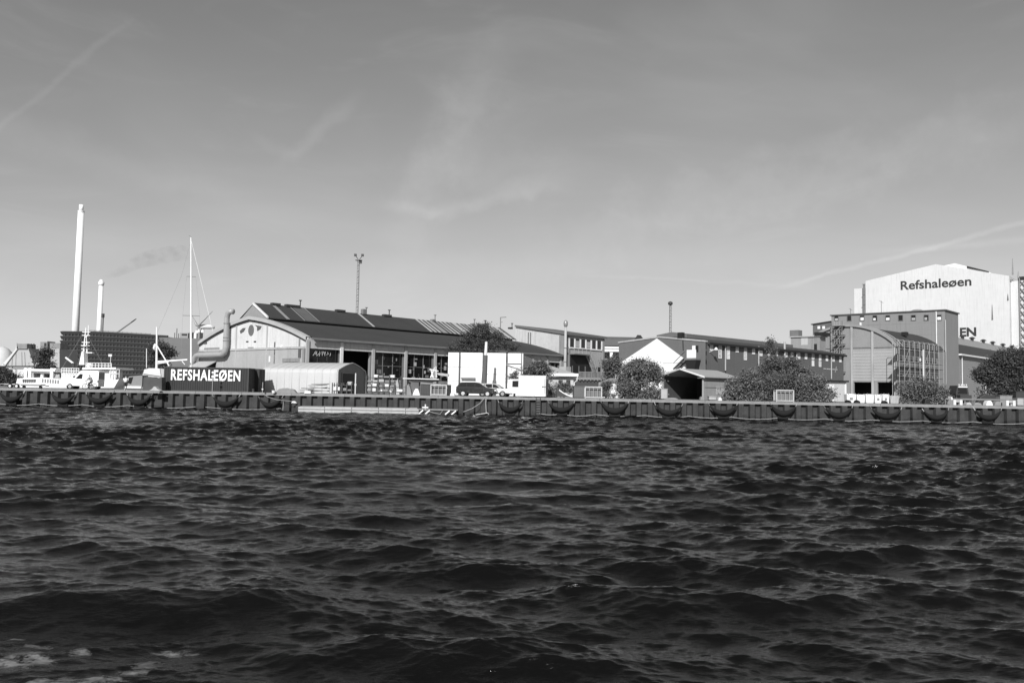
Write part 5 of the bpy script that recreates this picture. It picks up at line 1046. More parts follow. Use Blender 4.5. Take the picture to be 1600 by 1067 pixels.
# ================================================================ PEOPLE
def person(lab, px, Y, rz, joints, h_parts, outfit):
    t = gthing(px, Y, 'person', lab, 'person', rz)
    me = bpy.data.meshes.new('body'); V = list(joints.values()); K_ = list(joints.keys()); E_ = [(K_.index(a), K_.index(b)) for a, b in h_parts]
    me.from_pydata([v[:3] for v in V], E_, []); o = bpy.data.objects.new('body', me); COL.objects.link(o); o.parent = t
    sk = o.modifiers.new('skin', 'SKIN'); sk.use_smooth_shade = True
    for i, v in enumerate(V): me.skin_vertices[0].data[i].radius = (v[3], v[3]*(.75 if K_[i] in ('pelvis', 'chest', 'waist') else 1))
    me.skin_vertices[0].data[0].use_root = True; o.modifiers.new('sub', 'SUBSURF').levels = 1; me.materials.append(SKIN)
    for nm, m_, pts, rs in outfit:
        MB().path([joints[p][:3] if isinstance(p, str) else p for p in pts], rs, 12).build(nm, m_, t, True)
    return t
BON = [('pelvis', 'waist'), ('waist', 'chest'), ('chest', 'neck'), ('neck', 'head'), ('head', 'crown')]+[(a+s, b+s) for s in 'LR' for a, b in (('hip', 'knee'), ('knee', 'ankle'), ('ankle', 'toe'), ('sho', 'elb'), ('elb', 'wri'), ('wri', 'han'))]+[('pelvis', 'hip'+s) for s in 'LR']+[('chest', 'sho'+s) for s in 'LR']
def J(**k): return k
walker = dict(pelvis=(0, 0, .95, .13), waist=(0, 0, 1.1, .12), chest=(.02, 0, 1.34, .15), neck=(.03, 0, 1.5, .055), head=(.05, 0, 1.6, .085), crown=(.05, 0, 1.7, .085),
  hipL=(0, -.1, .9, .09), kneeL=(.16, -.1, .5, .06), ankleL=(-.02, -.1, .12, .04), toeL=(.1, -.1, .04, .035), hipR=(0, .1, .9, .09), kneeR=(.03, .1, .5, .06), ankleR=(-.24, .1, .16, .04), toeR=(-.14, .1, .06, .035),
  shoL=(0, -.2, 1.4, .06), elbL=(-.14, -.26, 1.14, .045), wriL=(.1, -.24, 1.06, .03), hanL=(.17, -.22, 1.08, .035), shoR=(0, .2, 1.4, .06), elbR=(-.02, .27, 1.12, .045), wriR=(.2, .22, 1.14, .03), hanR=(.26, .2, 1.17, .035))
SHORT = mat('dark_shorts', .03, .9, .1)
person('person in a white T-shirt and dark shorts striding along the quay', 196, 99.0, R(-65), walker, BON,
   [('shirt', WHITE, ['pelvis', 'waist', 'chest', (.03, 0, 1.47)], [.19, .19, .23, .09]), ('sleeve', WHITE, ['shoL', 'elbL'], [.085, .07]), ('sleeve', WHITE, ['shoR', 'elbR'], [.085, .07]),
    ('shorts', SHORT, ['hipL', 'kneeL'], [.125, .1]), ('shorts', SHORT, ['hipR', 'kneeR'], [.125, .1]), ('shorts_waist', SHORT, ['hipL', 'hipR'], [.13, .13]), ('hair', HAIR, [(.03, 0, 1.66), (.02, 0, 1.74)], [.1, .07]),
    ('shoe', OFFW, ['ankleL', 'toeL'], [.05, .05]), ('shoe', OFFW, ['ankleR', 'toeR'], [.05, .05])])
rider = dict(pelvis=(-.22, 0, 1.0, .13), waist=(-.16, 0, 1.15, .12), chest=(0, 0, 1.38, .15), neck=(.06, 0, 1.52, .055), head=(.09, 0, 1.62, .085), crown=(.08, 0, 1.72, .085),
  hipL=(-.2, -.1, .97, .09), kneeL=(.2, -.1, .75, .06), ankleL=(.02, -.1, .38, .04), toeL=(.14, -.1, .32, .035), hipR=(-.2, .1, .97, .09), kneeR=(.12, .1, .6, .06), ankleR=(-.06, .1, .2, .04), toeR=(.06, .1, .14, .035),
  shoL=(0, -.19, 1.43, .06), elbL=(.2, -.26, 1.2, .045), wriL=(.42, -.24, 1.1, .03), hanL=(.5, -.24, 1.09, .035), shoR=(0, .19, 1.43, .06), elbR=(.2, .26, 1.2, .045), wriR=(.42, .24, 1.1, .03), hanR=(.5, .24, 1.09, .035))
person('person in a grey top riding a bicycle leftwards before the white van', 140, 100.4, R(180), rider, BON,
   [('shirt', mat('grey_top', .2, .9, .1), ['pelvis', 'waist', 'chest', (.06, 0, 1.48)], [.15, .15, .19, .08]), ('sleeve', mat('grey_top', .2), ['shoL', 'elbL'], [.08, .06]), ('sleeve', mat('grey_top', .2), ['shoR', 'elbR'], [.08, .06]),
    ('trousers', SHORT, ['hipL', 'kneeL', 'ankleL'], [.12, .09, .06]), ('trousers', SHORT, ['hipR', 'kneeR', 'ankleR'], [.12, .09, .06]), ('hair', HAIR, [(.06, 0, 1.68), (.05, 0, 1.76)], [.1, .07])])
bk = gthing(140, 100.4, 'bicycle', 'bicycle with thin dark wheels under the rider in the grey top', 'bicycle', R(180))
for x in (-.52, .55):
    m = MB(); m.path([(x+.34*math.cos(a), 0, .35+.34*math.sin(a)) for a in np.linspace(0, 2*math.pi, 25)], .028, 6); w_ = m.build('wheel', RUBBER, bk, True); m = MB()
    for k in range(8): a = math.pi*k/8; m.tube((x-.33*math.cos(a), 0, .35-.33*math.sin(a)), (x+.33*math.cos(a), 0, .35+.33*math.sin(a)), .006, n=4)
    m.build('spokes', GALV, w_)
m = MB()
for a, b in (((-.52, .35), (-.08, .3)), ((-.08, .3), (-.22, .82)), ((-.52, .35), (-.2, .75)), ((-.2, .76), (.38, .82)), ((-.08, .3), (.4, .7)), ((.36, .95), (.55, .35))): m.tube((a[0], 0, a[1]), (b[0], 0, b[1]), .025, n=6)
m.build('frame', mat('bike_paint', .2, .4, .1), bk); MB().box(-.34, -.1, -.07, .07, .82, .88).build('saddle', BLACK, bk); m = MB(); m.path([(.5, -.28, 1.05), (.4, -.1, 1.0), (.4, .1, 1.0), (.5, .28, 1.05)], .02, 6); m.tube((.38, 0, .9), (.4, 0, 1.0), .02); m.build('handlebar', STEEL, bk)
# ================================================================ WHITE WORK VESSEL
VY = 122; VF = Frame(22, VY, 90); vs = fthing(VF, 'work_vessel', 'white work vessel with an aft gantry frame, wheelhouse and lattice mast, behind the van', 'vessel')
vf = lambda px, py, v=0: VF.at(px, py, v=v)
def vpoly(pts, v0_, v1_, m_, nm): return MB().prism([vf(*p, v=v0_) for p in pts], UW, v0_, v1_).build(nm, m_, vs)
vpoly([(25, 600), (27, 591), (64, 589.5), (109, 594), (180, 594), (186, 592), (178, 606), (34, 606)], 0, 7, WHITE, 'hull')
vpoly([(35, 595.5), (56, 595.5), (56, 592.5), (35, 592.5)], -.05, -.004, mat('hull_mark', .3, .8, .5, 4), 'hull_stripe')
for px in range(36, 56, 3): u_, z_ = vf(px, 596); MB().box(u_, u_+.13, -.1, -.055, z_-.15, z_+.3).build('hull_mark', BLACK, vs)
for px in range(66, 94, 4): u_, z_ = vf(px, 595+(px-66)*.08); MB().box(u_, u_+.16, -.1, -.004, z_-.2, z_+.3).build('scupper', CONCD, vs)
vpoly([(26, 606), (26, 601), (109, 602.5), (109, 606)], .5, 6.5, DARKM, 'underside')
for px in (41, 47.5, 81.5):
    for v_ in (.2, 6.4): u_, z_ = vf(px, 575, v_); MB().box(u_-.2, u_+.2, v_-.15, v_+.15, .5, z_).build('gantry_leg', WHITE, vs)
for v_ in (.2, 6.4): a, z_ = vf(38, 576, v_); b, z2_ = vf(87, 574, v_); MB().box(a, b, v_-.18, v_+.18, z_-.32, z_).build('gantry_beam', WHITE, vs)
u_, z_ = vf(39.5, 576, .2); MB().box(u_, u_+.4, .2, 6.4, z_-.6, z_-.02).build('cross_beam', WHITE, vs); u_, z_ = vf(83, 575, .2); MB().box(u_, u_+.4, .2, 6.4, z_-.6, z_-.02).build('cross_beam', WHITE, vs)
u_, z_ = vf(66, 589, 1); MB().tube((u_, 1, z_-.6), (u_, 1, vf(66, 582, 1)[1]), .25, n=10).build('vent_post', OFFW, vs)
vpoly([(96, 594), (96, 583), (108, 584), (122, 583), (128, 579), (157, 578), (157, 594)], 1.0, 6, WHITE, 'deckhouse')
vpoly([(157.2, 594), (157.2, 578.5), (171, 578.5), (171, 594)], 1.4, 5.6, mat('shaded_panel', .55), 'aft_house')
vpoly([(128, 577), (129, 574), (181, 574), (181, 577)], .6, 6.4, WHITE, 'bridge_roof')
vpoly([(113, 590), (118, 586), (121, 586), (121, 590)], .93, .99, GLASS, 'window')
for px in (173, 176, 180): u_, z_ = vf(px, 577, 1); MB().box(u_-.12, u_+.12, .9, 1.2, .6, z_).build('pillar', OFFW, vs)
def rail(px0, px1, pyb, pyt, v_, n_, nm='railing'):
    m = MB(); a, zb_ = vf(px0, pyb, v_); b, zt_ = vf(px0, pyt, v_); c_ = vf(px1, pyb, v_)[0]
    for k in range(n_+1): u_ = a+(c_-a)*k/n_; m.tube((u_, v_, zb_), (u_, v_, zt_), .045, n=5)
    for f in (.5, 1): m.tube((a, v_, zb_+(zt_-zb_)*f), (c_, v_, zb_+(zt_-zb_)*f), .045, n=5)
    m.build(nm, WHITE, vs)
rail(134, 174, 574, 567, 1, 8); rail(96, 123, 583, 575, 1.1, 7); rail(97, 122, 588, 583, .9, 6); rail(172, 186, 590, 577, .8, 3); rail(134, 174, 574, 567, 6, 8)
mt = MB(); bx = [vf(126.5, 570, 3), vf(134.5, 570, 3), vf(133.5, 549, 3), vf(131, 549, 3)]; MB().prism(bx, UW, 2.4, 3.6).build('mast_foot', WHITE, vs)
u_, z_ = vf(132.3, 550, 3); _, zt_ = vf(133, 512, 3); mt.tube((u_-.15, 3, z_), (u_+.0, 3, zt_), .13, .05, 8); mt.tube((u_+.35, 3, z_), (u_+.15, 3, zt_-1.2), .1, .05, 8)
for py in (519, 524, 535, 540, 545): z2_ = vf(132, py, 3)[1]; mt.tube((u_-.5, 3, z2_), (u_+.7, 3, z2_), .06, n=6)
mt.build('mast', WHITE, vs)
for px, y0, y1 in ((138.5, 508, 524), (134.3, 512, 520)): a, z1_ = vf(px, y0, 3); z0_ = vf(px, y1, 3)[1]; m = MB(); m.tube((a, 3, z0_), (a, 3, z1_), .07, n=6); m.tube((a, 3, z0_), (u_, 3, z0_-.3), .05, n=5); m.build('whip_aerial', WHITE, vs)
a, z_ = vf(135, 551, 2.4); MB().box(a, a+.9, 2.3, 2.9, z_-.06, z_+.08).build('radar_bar', WHITE, vs); a, z_ = vf(127, 540, 2.4); MB().box(a, a+.8, 2.3, 2.9, z_-.05, z_+.07).build('radar_bar', WHITE, vs)
a, z_ = vf(140, 570, 2); MB().path([(a, 2, z_-.5), (a, 2, z_-.3), (a, 2, z_+.05), (a, 2, z_+.3)], [.3, .42, .42, .12], 10).build('radome', WHITE, vs, True)
a, z_ = vf(115, 568, 1.5); b, z2_ = vf(102.5, 558.5, 1.5); m = MB(); m.tube((a, 1.5, z_), (b, 1.5, z2_), .14, n=6); m.build('davit', WHITE, vs); m = MB(); m.tube((a, 1.5, vf(115, 578, 1.5)[1]), (a, 1.5, z_+.1), .22, n=8); m.build('davit_base', DARKM, vs)
a, z_ = vf(173, 556, 1.5); m = MB(); m.tube((a, 1.5, vf(173, 575, 1.5)[1]), (a, 1.5, z_), .04, n=5); m.box(a-.3, a+.2, 1.4, 1.6, z_-.1, z_+.25); m.build('lamp_mast', OFFW, vs)
a, z_ = vf(181, 577.5, 1.5); m = MB(); m.tube((a-.7, 1.5, z_), (a+.3, 1.5, z_), .16, n=8); m.build('searchlight', OFFW, vs)
m = MB()
for p0, p1 in (((133, 516), (97, 575)), ((133, 525), (120, 575)), ((133, 516), (160, 568))): a, b = vf(*p0, v=3), vf(*p1, v=3); m.tube((a[0], 3, a[1]), (b[0], 3, b[1]), .02, n=4)
m.build('rigging', STEEL, vs)
# ---- trailer in front
tr_ = gthing(26, 101, 'boat_trailer', 'low flat trailer with small wheels under the stern of the white vessel', 'trailer', R(0)); MB().box(-1.2, 3.2, -.5, .5, .42, .55).build('frame', GALV, tr_)
for x in (-.45, .35):
    w_ = MB().tube((x, -.65, .28), (x, -.45, .28), .28, n=14).build('wheel', RUBBER, tr_); MB().tube((x, -.67, .28), (x, -.6, .28), .15, n=12).build('rim', OFFW, w_)
m = MB(); m.path([(-1.2, 0, .5), (-1.9, 0, .5), (-2.2, 0, .35)], .05, 6); m.build('drawbar', GALV, tr_)
t2_ = gthing(48, 101, 'handcart', 'low pale cart frame lying beside the trailer', 'cart'); MB().box(-1, 2.0, -.4, .4, .3, .42).build('deck', CONC, t2_); [MB().tube((x, -.42, .2), (x, -.3, .2), .2, n=12).build('wheel', RUBBER, t2_) for x in (-.6, 1.4)]
# ---- laid-up sailing boat behind the container, its masts
bt = gthing(268, 112, 'sailing_boat', 'laid-up sailing boat with a tall thin white mast behind the black container', 'sailing boat')
bl_ = lambda px, py, Y=112: pt(px, py, Y)-bt.location
a = bl_(300, 571); b = bl_(298.5, 371)
MB().tube((a.x, 0, .5), (b.x, 0, b.z), .14, .085, 10).build('tall_mast', WHITE, bt)
for y, w_ in ((432, .62), (493, 1.15)): c_ = bl_(298.8, y); MB().tube((c_.x-w_, 0, c_.z), (c_.x+w_, 0, c_.z-.04), .035, n=6).build('spreader', STEEL, bt)
m = MB(); c_ = bl_(299, 376); d = bl_(333, 519); m.tube((c_.x, 0, c_.z), (d.x, 0, d.z), .038, n=5); c1_ = bl_(298.8, 432); d = bl_(243, 526); e_ = bl_(280, 432); m.build('forestay', OFFW, bt)
m = MB(); m.tube((bl_(284, 430).x, 0, bl_(284, 430).z), (d.x, 0, d.z), .012, n=4); m.tube((bl_(298.6, 374).x, 0, bl_(298.6, 374).z), (bl_(284, 430).x, 0, bl_(284, 430).z), .012, n=4)
for s in (-1, 1):
    q = bl_(298.8, 493); q2 = bl_(298.8, 432); m.tube((q2.x+s*.62, 0, q2.z), (q.x+s*1.15, 0, q.z), .010, n=4); m.tube((q.x+s*1.15, 0, q.z), (q.x+s*1.15, 0, 2.2), .010, n=4)
m.build('shrouds', STEEL, bt)
m = MB(); c_ = bl_(298.5, 368); m.tube((b.x-.3, 0, b.z+.25), (b.x+.1, 0, b.z), .02, n=4); m.build('wind_vane', DARKM, bt)
hp = [(bl_(232, 577)), (bl_(258, 576)), (bl_(300, 590)), (bl_(296, 606)), (bl_(226, 606)), (bl_(229, 585))]
MB().prism([(p.x, p.z) for p in hp], UW, -1.2, 1.2).build('hull', mat('hull_grey', .4, .6, .1), bt)
p = [bl_(231, 584), bl_(232, 578), bl_(240, 575.5), bl_(256, 576), (bl_(258, 588))]; MB().prism([(q.x, q.z) for q in p], UW, -1.35, -1.22).build('cover', mat('crumpled_cover', .62, .8, .15, 2), bt)
a, b = bl_(249, 588), bl_(249.5, 512); MB().tube((a.x, -.9, a.z), (b.x, -.9, b.z+.02), .17, .1, 8).build('derrick_post', WHITE, bt)
for (p0, p1, r_) in (((250, 541), (268.5, 572), .09), ((251, 565.5), (297, 562.5), .12), ((250, 568.5), (268, 566), .07), ((288, 564), (293, 570), .05), ((233.5, 545), (233.5, 575), .05)):
    a, b = bl_(*p0), bl_(*p1); MB().tube((a.x, -.9, a.z), (b.x, -.9, b.z), r_, n=8).build('spar', WHITE, bt)
a = bl_(247, 541); MB().path([(a.x, -1.0, a.z-.6), (a.x-.1, -1.0, a.z-.3), (a.x, -1, a.z+.1), (a.x, -1, a.z+.3)], [.08, .17, .17, .05], 8).build('radar_dome', WHITE, bt, True)
# dark covered block, pale hull, little mound
def lump(px0, px1, pyt, Y, lab, name, cat, m_, d=1.2, slope=.2):
    t = gthing((px0+px1)/2, Y, name, lab, cat); a, b, z = gx(px0, Y)-t.location.x, gx(px1, Y)-t.location.x, pt((px0+px1)/2, pyt, Y).z-G
    q = random.Random(int(px0)); n = 7; P_ = [(a, 0)]
    for i in range(n): s = i/(n-1); P_.append((a+(b-a)*(slope*.5+s*(1-slope)), z*(1-.8*slope*abs(2*s-1)**2)*q.uniform(.86, 1)))
    P_.append((b, 0)); o = MB().prism(P_, UW, -d/2, d/2).build('cover' if 'cover' in lab else 'bulk', m_, t); bv = o.modifiers.new('soft_edges', 'BEVEL'); bv.width = .06; bv.segments = 2; return t
lump(226, 256, 588, 100, 'dark covered crate block just left of the black container', 'covered_crates', 'crates', mat('dark_cover', .07, .8, .3, 1.2), 1.2, .04)
t = lump(234, 253, 603.5, 97.6, 'pale heaped tarpaulin on the quay edge before the covered crates', 'tarpaulin_heap', 'tarpaulin', mat('pale_heap', .42, .9, .3, 3), .8, .6)
t = gthing(212, 103, 'beached_dinghy', 'pale grey dinghy lying on the quay between the walker and the covered crates', 'dinghy'); Q2 = lambda px, py: (gx(px, 103)-t.location.x, pt(px, py, 103).z-G)
MB().prism([Q2(199, 596), Q2(206, 588), Q2(226, 586.5), Q2(226, 605), Q2(203, 605)], UW, -.8, .8).build('hull', mat('dinghy_grey', .22, .5, .15, 1), t)
MB().prism([Q2(200, 597), Q2(206, 590), Q2(212, 589), Q2(209, 600)], UW, -.83, -.805).build('window', GLASS, t); MB().box(*[Q2(199, 603)[0], Q2(225, 603)[0]], -.9, -.82, .25, .5).build('rubbing_strake', WHITE, t)
# ================================================================ CAGES, STACKS, YARD CLUTTER
def cage(px0, px1, pyt, Y, lab):
    t = gthing(px0, Y, 'steel_cage', lab, 'cage', group='pale tubular steel cages along the quay edge'); w_ = gx(px1, Y)-t.location.x; z = pt((px0+px1)/2, pyt, Y).z-G; d = 1.0; m = MB(); r = .045
    for x in (0, w_):
        for y in (0, d): m.box(x-r, x+r, y-r, y+r, 0, z)
    for zz in (.15, z):
        for y in (0, d): m.box(0, w_, y-r, y+r, zz-r, zz+r)
        for x in (0, w_): m.box(x-r, x+r, 0, d, zz-r, zz+r)
    m.build('frame', mat('cage_paint', .55, .5, .1), t); m = MB()
    for k in range(1, 4):
        for y in (0, d): m.tube((w_*k/4, y, .15), (w_*k/4, y, z), .03, n=6)
    for y in (d*.33, d*.66): m.tube((w_, y, .15), (w_, y, z), .03, n=6); m.tube((0, y, .15), (0, y, z), .03, n=6)
    m.build('bars', GALV, t); MB().box(.05, w_-.05, d*.5, d*.5+.02, .2, z-.1).build('mesh_panel', mat('mesh_grey', .17, .8, .25, 3), t); return t
cage(673, 697, 601.5, 98.2, 'pale steel cage just left of the dark estate car'); cage(914.5, 940, 604.5, 97.5, 'pale steel cage on the quay beside the dark box, left of the white hut'); cage(1213.5, 1240, 609.5, 97, 'pale steel cage in front of the bushes by the brick workshop')
def simple_box(px0, px1, pyt, Y, lab, name, cat, m_, d=1.6, rib=True, rz=0, lid=None):
    t = gthing(px0, Y, name, lab, cat, rz); w_ = gx(px1, Y)-t.location.x; z = pt((px0+px1)/2, pyt, Y).z-G
    o = MB().box(0, w_, 0, d, .08, z-.06).build('body', m_, t); bv = o.modifiers.new('edges', 'BEVEL'); bv.width = .025
    m = MB(); [m.box(w_*k/6-.03, w_*k/6+.03, -.04, -.003, .1, z-.08) for k in range(7)] if rib else None
    if rib: m.build('ribs', m_, t)
    MB().box(-.04, w_+.04, -.05, d+.04, z-.055, z).build('lid', lid or m_, t); MB().box(.1, w_-.1, .05, d-.05, 0, .075).build('skid', DARKM, t); return t
# white storage box
bx = Frame(809.5, 98.6, 95); bb = fthing(bx, 'storage_box', 'white storage box with double doors standing at the quay edge', 'container'); bl2, _ = bx.at(853, 600, v=0); bz = bx.at(830, 586.5, v=0)[1]; bd = bx.at(869, 600, u=bl2)[0]; bd = min(max(bd, 1.5), 6)
MB().box(0, bl2, 0, bd, .15, bz-.1).build('body', WHITE, bb); MB().box(-.03, bl2+.03, -.03, bd+.03, bz-.1, bz).build('roof', OFFW, bb); m = MB(); [m.box(x, x+.05, -.03, -.003, .18, bz-.12) for x in (0, bl2*.57, bl2-.05)]; m.build('door_frame', CONC, bb)
MB().box(bl2+.003, bl2+.03, .4, bd-.3, .5, bz-.4).build('side_door', mat('grey_door', .3, .7, .15, 1), bb); MB().box(bl2+.003, bl2+.05, 0, bd, .15, .45).build('side_skirt', CONCD, bb)
m = MB(); [m.tube((bl2-.35+dx, -.06, .5), (bl2-.35+dx, -.06, bz-.3), .025, n=6) for dx in (0, .2)]; m.box(bl2-.5, bl2+.0, -.08, -.03, bz*.5-.04, bz*.5+.04); m.build('lock_bar', STEEL, bb)
for x in (.3, bl2*.5, bl2-.5): MB().box(x, x+.3, .05, bd-.1, 0, .15).build('foot', BLACK, bb)
simple_box(897, 915, 603, 99.5, 'dark squat box container left of the pale steel cage', 'box_container', 'container', mat('mid_dark_box', .12, .7, .15, 1), 2.2)
simple_box(658, 674, 600, 101, 'dark box behind the steel cage, left of the dark estate car', 'box_container', 'container', mat('dark_box', .06, .7, .15, 1), 2.0)
simple_box(690, 703, 601, 102.5, 'black box just behind the right end of the first steel cage', 'box_container', 'container', BLACK, 2.0)
# dark boat with a white stripe
db = gthing(884, 98.0, 'rowing_boat', 'small dark boat on the quay with a curved white rubbing stripe', 'boat'); Qd = lambda px, py: (gx(px, 98)-db.location.x, pt(px, py, 98).z-G)
MB().prism([Qd(869, 606), Qd(873, 609), Qd(885, 616), Qd(894, 620), Qd(878, 620), Qd(869, 619)], UW, -.6, .6).build('hull', DARKM, db)
a = [Qd(*p) for p in ((873, 609.5), (878, 613), (885, 617), (893, 619.5))]; m = MB(); m.path([(x, -.64, z) for x, z in a], .07, 6); m.build('stripe', WHITE, db)
# lumber stack, crates, pallets by the tent
def slats(px0, px1, pyt, Y, lab, name, cat, m_, n_=6, jumble=.3, seed=1, group=None):
    t = gthing(px0, Y, name, lab, cat, group=group); w_ = gx(px1, Y)-t.location.x; z = pt((px0+px1)/2, pyt, Y).z-G; rg = random.Random(seed)
    for k in range(n_):
        zz = z*(k+.5)/n_; f = 1-.5*jumble*k/n_; x0_ = w_*(1-f)*rg.random(); dx = rg.uniform(-1, 1)*jumble*.4
        m = MB(); y0_ = rg.uniform(0, .3); P_ = [(x0_, y0_, zz), (x0_+w_*f, y0_+dx, zz+jumble*rg.uniform(-.3, .3)*z)]
        for yy in (0, .4, .8): m.hexa([(P_[0][0], P_[0][1]+yy, P_[0][2]-.05), (P_[1][0], P_[1][1]+yy, P_[1][2]-.05), (P_[1][0], P_[1][1]+yy+.3, P_[1][2]-.05), (P_[0][0], P_[0][1]+yy+.3, P_[0][2]-.05), (P_[0][0], P_[0][1]+yy, P_[0][2]+.03), (P_[1][0], P_[1][1]+yy, P_[1][2]+.03), (P_[1][0], P_[1][1]+yy+.3, P_[1][2]+.03), (P_[0][0], P_[0][1]+yy+.3, P_[0][2]+.03)])
        m.build('board_layer', m_, t)
    return t
slats(478, 512, 599, 99, 'loose pile of pale and dark boards before the tarpaulin tent', 'board_pile', 'boards', WOOD, 7, .55, 4)
slats(468, 486, 605, 98, 'low stack of dark planks left of the loose board pile', 'plank_stack', 'planks', WOODD, 3, .2, 5)
t = gthing(480, 97.5, 'concrete_block', 'small pale concrete block on the quay edge before the board pile', 'block'); MB().prism([(-.35, 0), (.42, 0), (.38, .32), (-.3, .36)], UW, 0, .5).build('block', OFFW, t)
t = gthing(427.5, 97.6, 'white_bucket', 'small white tub on the quay edge by the tent', 'tub'); MB().tube((0, 0, 0), (0, 0, .28), .17, .22, 12).build('tub', WHITE, t); MB().tube((0, 0, .28), (0, 0, .31), .24, .24, 12).build('rim', WHITE, t)
lump(431, 465, 606, 98.5, 'long low grey bundle on the quay before the tent', 'canvas_bundle', 'bundle', CONCD, .8, .3)
def rack(px0, px1, pyt, Y, lab, shelves, m_, load, seed=1, group=None):
    t = gthing(px0, Y, 'storage_rack', lab, 'rack', group=group); w_ = gx(px1, Y)-t.location.x; z = pt((px0+px1)/2, pyt, Y).z-G; m = MB(); rg = random.Random(seed)
    for x in np.linspace(0, w_, 3 if w_ < 4 else 4):
        for y in (0, 1.1): MB().box(x-.05, x+.05, y-.05, y+.05, 0, z).build('upright', m_, t)
    for k in range(shelves):
        zz = z*(k+.6)/shelves; MB().box(-.05, w_+.05, 0, 1.1, zz-.06, zz).build('shelf', m_, t); x = .1
        while x < w_-.5:
            ww_ = rg.uniform(.35, .9); hh = rg.uniform(.15, z/shelves*.7)
            if rg.random() < load: b = MB().box(x, x+ww_*.9, .1, .9, zz, zz+hh).build('stored_bundle', rg.choice([OFFW, CONC, WOOD, CONCD]), t); bv = b.modifiers.new('soft', 'BEVEL'); bv.width = .07; bv.segments = 2
            x += ww_
    return t
rack(519, 533, 598, 99, 'dark rack of crates before the rounded tent gable, left part', 2, DARKM, .5, 2); rack(534, 549, 598, 99, 'dark rack of crates before the rounded tent gable, right part', 2, WOODD, .6, 3)
rack(572, 626, 587, 106, 'long rack loaded with pale sacks in front of the dark bays of the long hall', 4, DARKM, .75, 6); rack(580, 634, 601, 100, 'low rack of dark beams at the quay edge below the loaded rack', 2, DARKM, .4, 8)
t = gthing(555, 97.5, 'mooring_post', 'thin pale post on the quay edge before the tent gable', 'post'); MB().tube((0, 0, 0), (0, 0, pt(555, 583, 97.5).z-G), .06, n=8).build('post', OFFW, t); MB().box(-.12, .12, -.05, .05, 1.0, 1.25).build('plate', CONC, t)
for px, yt, l in ((410, 597, 0), (610.5, 603, 1)):
    t = gthing(px, 97.3, 'marker_post', ['thin pale post at the right end of the black containers', 'thin pale post before the low rack of dark beams'][l], 'post'); MB().tube((0, 0, 0), (0, 0, pt(px, yt, 97.3).z-G), .04, n=8).build('post', GALV, t); MB().box(-.09, .09, -.04, .04, .35, .5).build('plate', OFFW, t)
# raised barge-like platform with a mast of gear
pf = gthing(632, 104, 'raised_platform', 'raised dark platform with light edge and jumbled white gear on it', 'platform'); Qp = lambda px, py: (gx(px, 104)-pf.location.x, pt(px, py, 104).z-G)
a, b = Qp(630, 590.5), Qp(686, 592); MB().prism([a, b, (b[0], b[1]-.12), (a[0], a[1]-.12)], UW, -.8, 1.6).build('deck', OFFW, pf); MB().prism([(a[0]+.2, a[1]-.13), (b[0], b[1]-.13), (b[0]-1.2, b[1]-.5), (a[0]+1.2, a[1]-.5)], UW, -.6, 1.5).build('underside', BLACK, pf)
for px in (640, 655, 668): x = Qp(px, 600)[0]; MB().box(x-.08, x+.08, 0, .2, 0, a[1]-.5).build('leg', DARKM, pf)
for (p0, p1) in (((672, 590), (678, 574)), ((676, 590), (672, 577)), ((670, 577), (684, 580)), ((681, 590), (680, 572))): c_, d = Qp(*p0), Qp(*p1); MB().tube((c_[0], .2, c_[1]), (d[0], .2, d[1]), .1, .07, 6).build('gear', OFFW, pf)
c_, d = Qp(678, 582), Qp(700, 584); MB().prism([c_, d, (d[0], d[1]-.35), (c_[0]+.5, c_[1]-.3)], UW, .3, 1.4).build('upper_tray', CONC, pf)
c_, d = Qp(658, 597), Qp(690, 600); MB().prism([c_, d, (d[0], d[1]-.18), (c_[0], c_[1]-.18)], UW, -1.0, .2).build('lower_beam', CONCD, pf)
for px0, px1, yt, Y, m_, l in ((632, 644, 599, 100.5, CONCD, 'small grey crate below the raised platform'), (645, 657, 606, 99.5, WHITE, 'crumpled white bags under the raised platform'), (617, 625, 591, 104, CONC, 'pale sack pile at the right end of the loaded rack')): lump(px0, px1, yt, Y, l, 'sack_pile' if 'crate' not in l else 'small_crate', 'sacks' if 'crate' not in l else 'crate', m_, .9, .4)
# railing of the annex terrace
rf_ = Frame(905, 128, 88); rt = fthing(rf_, 'terrace', 'raised dark terrace with pale slatted railings below the concrete workshop stairs', 'terrace'); rl_, _ = rf_.at(953, 590, v=0); z0_, z1_ = rf_.at(930, 590, v=0)[1], rf_.at(930, 581, v=0)[1]
MB().box(-2, rl_, 0, 3.5, z0_-.35, z0_).build('deck', STEEL, rt); MB().box(-2, rl_-1, .3, 3.3, 0, z0_-.36).build('dark_base', DARKM, rt); m = MB()
for k in range(25): x = rl_*k/24; m.box(x-.05, x+.05, 0, .04, z0_, z1_)
m.box(0, rl_, -.03, .07, z1_-.08, z1_); m.build('railing', STEEL, rt)
m = MB(); [m.box(x, x+.14, -.12, -.01, z0_-.5, z0_-.05) for x in np.arange(0, rl_, .55)]; m.build('joist_end', STEEL, rt)
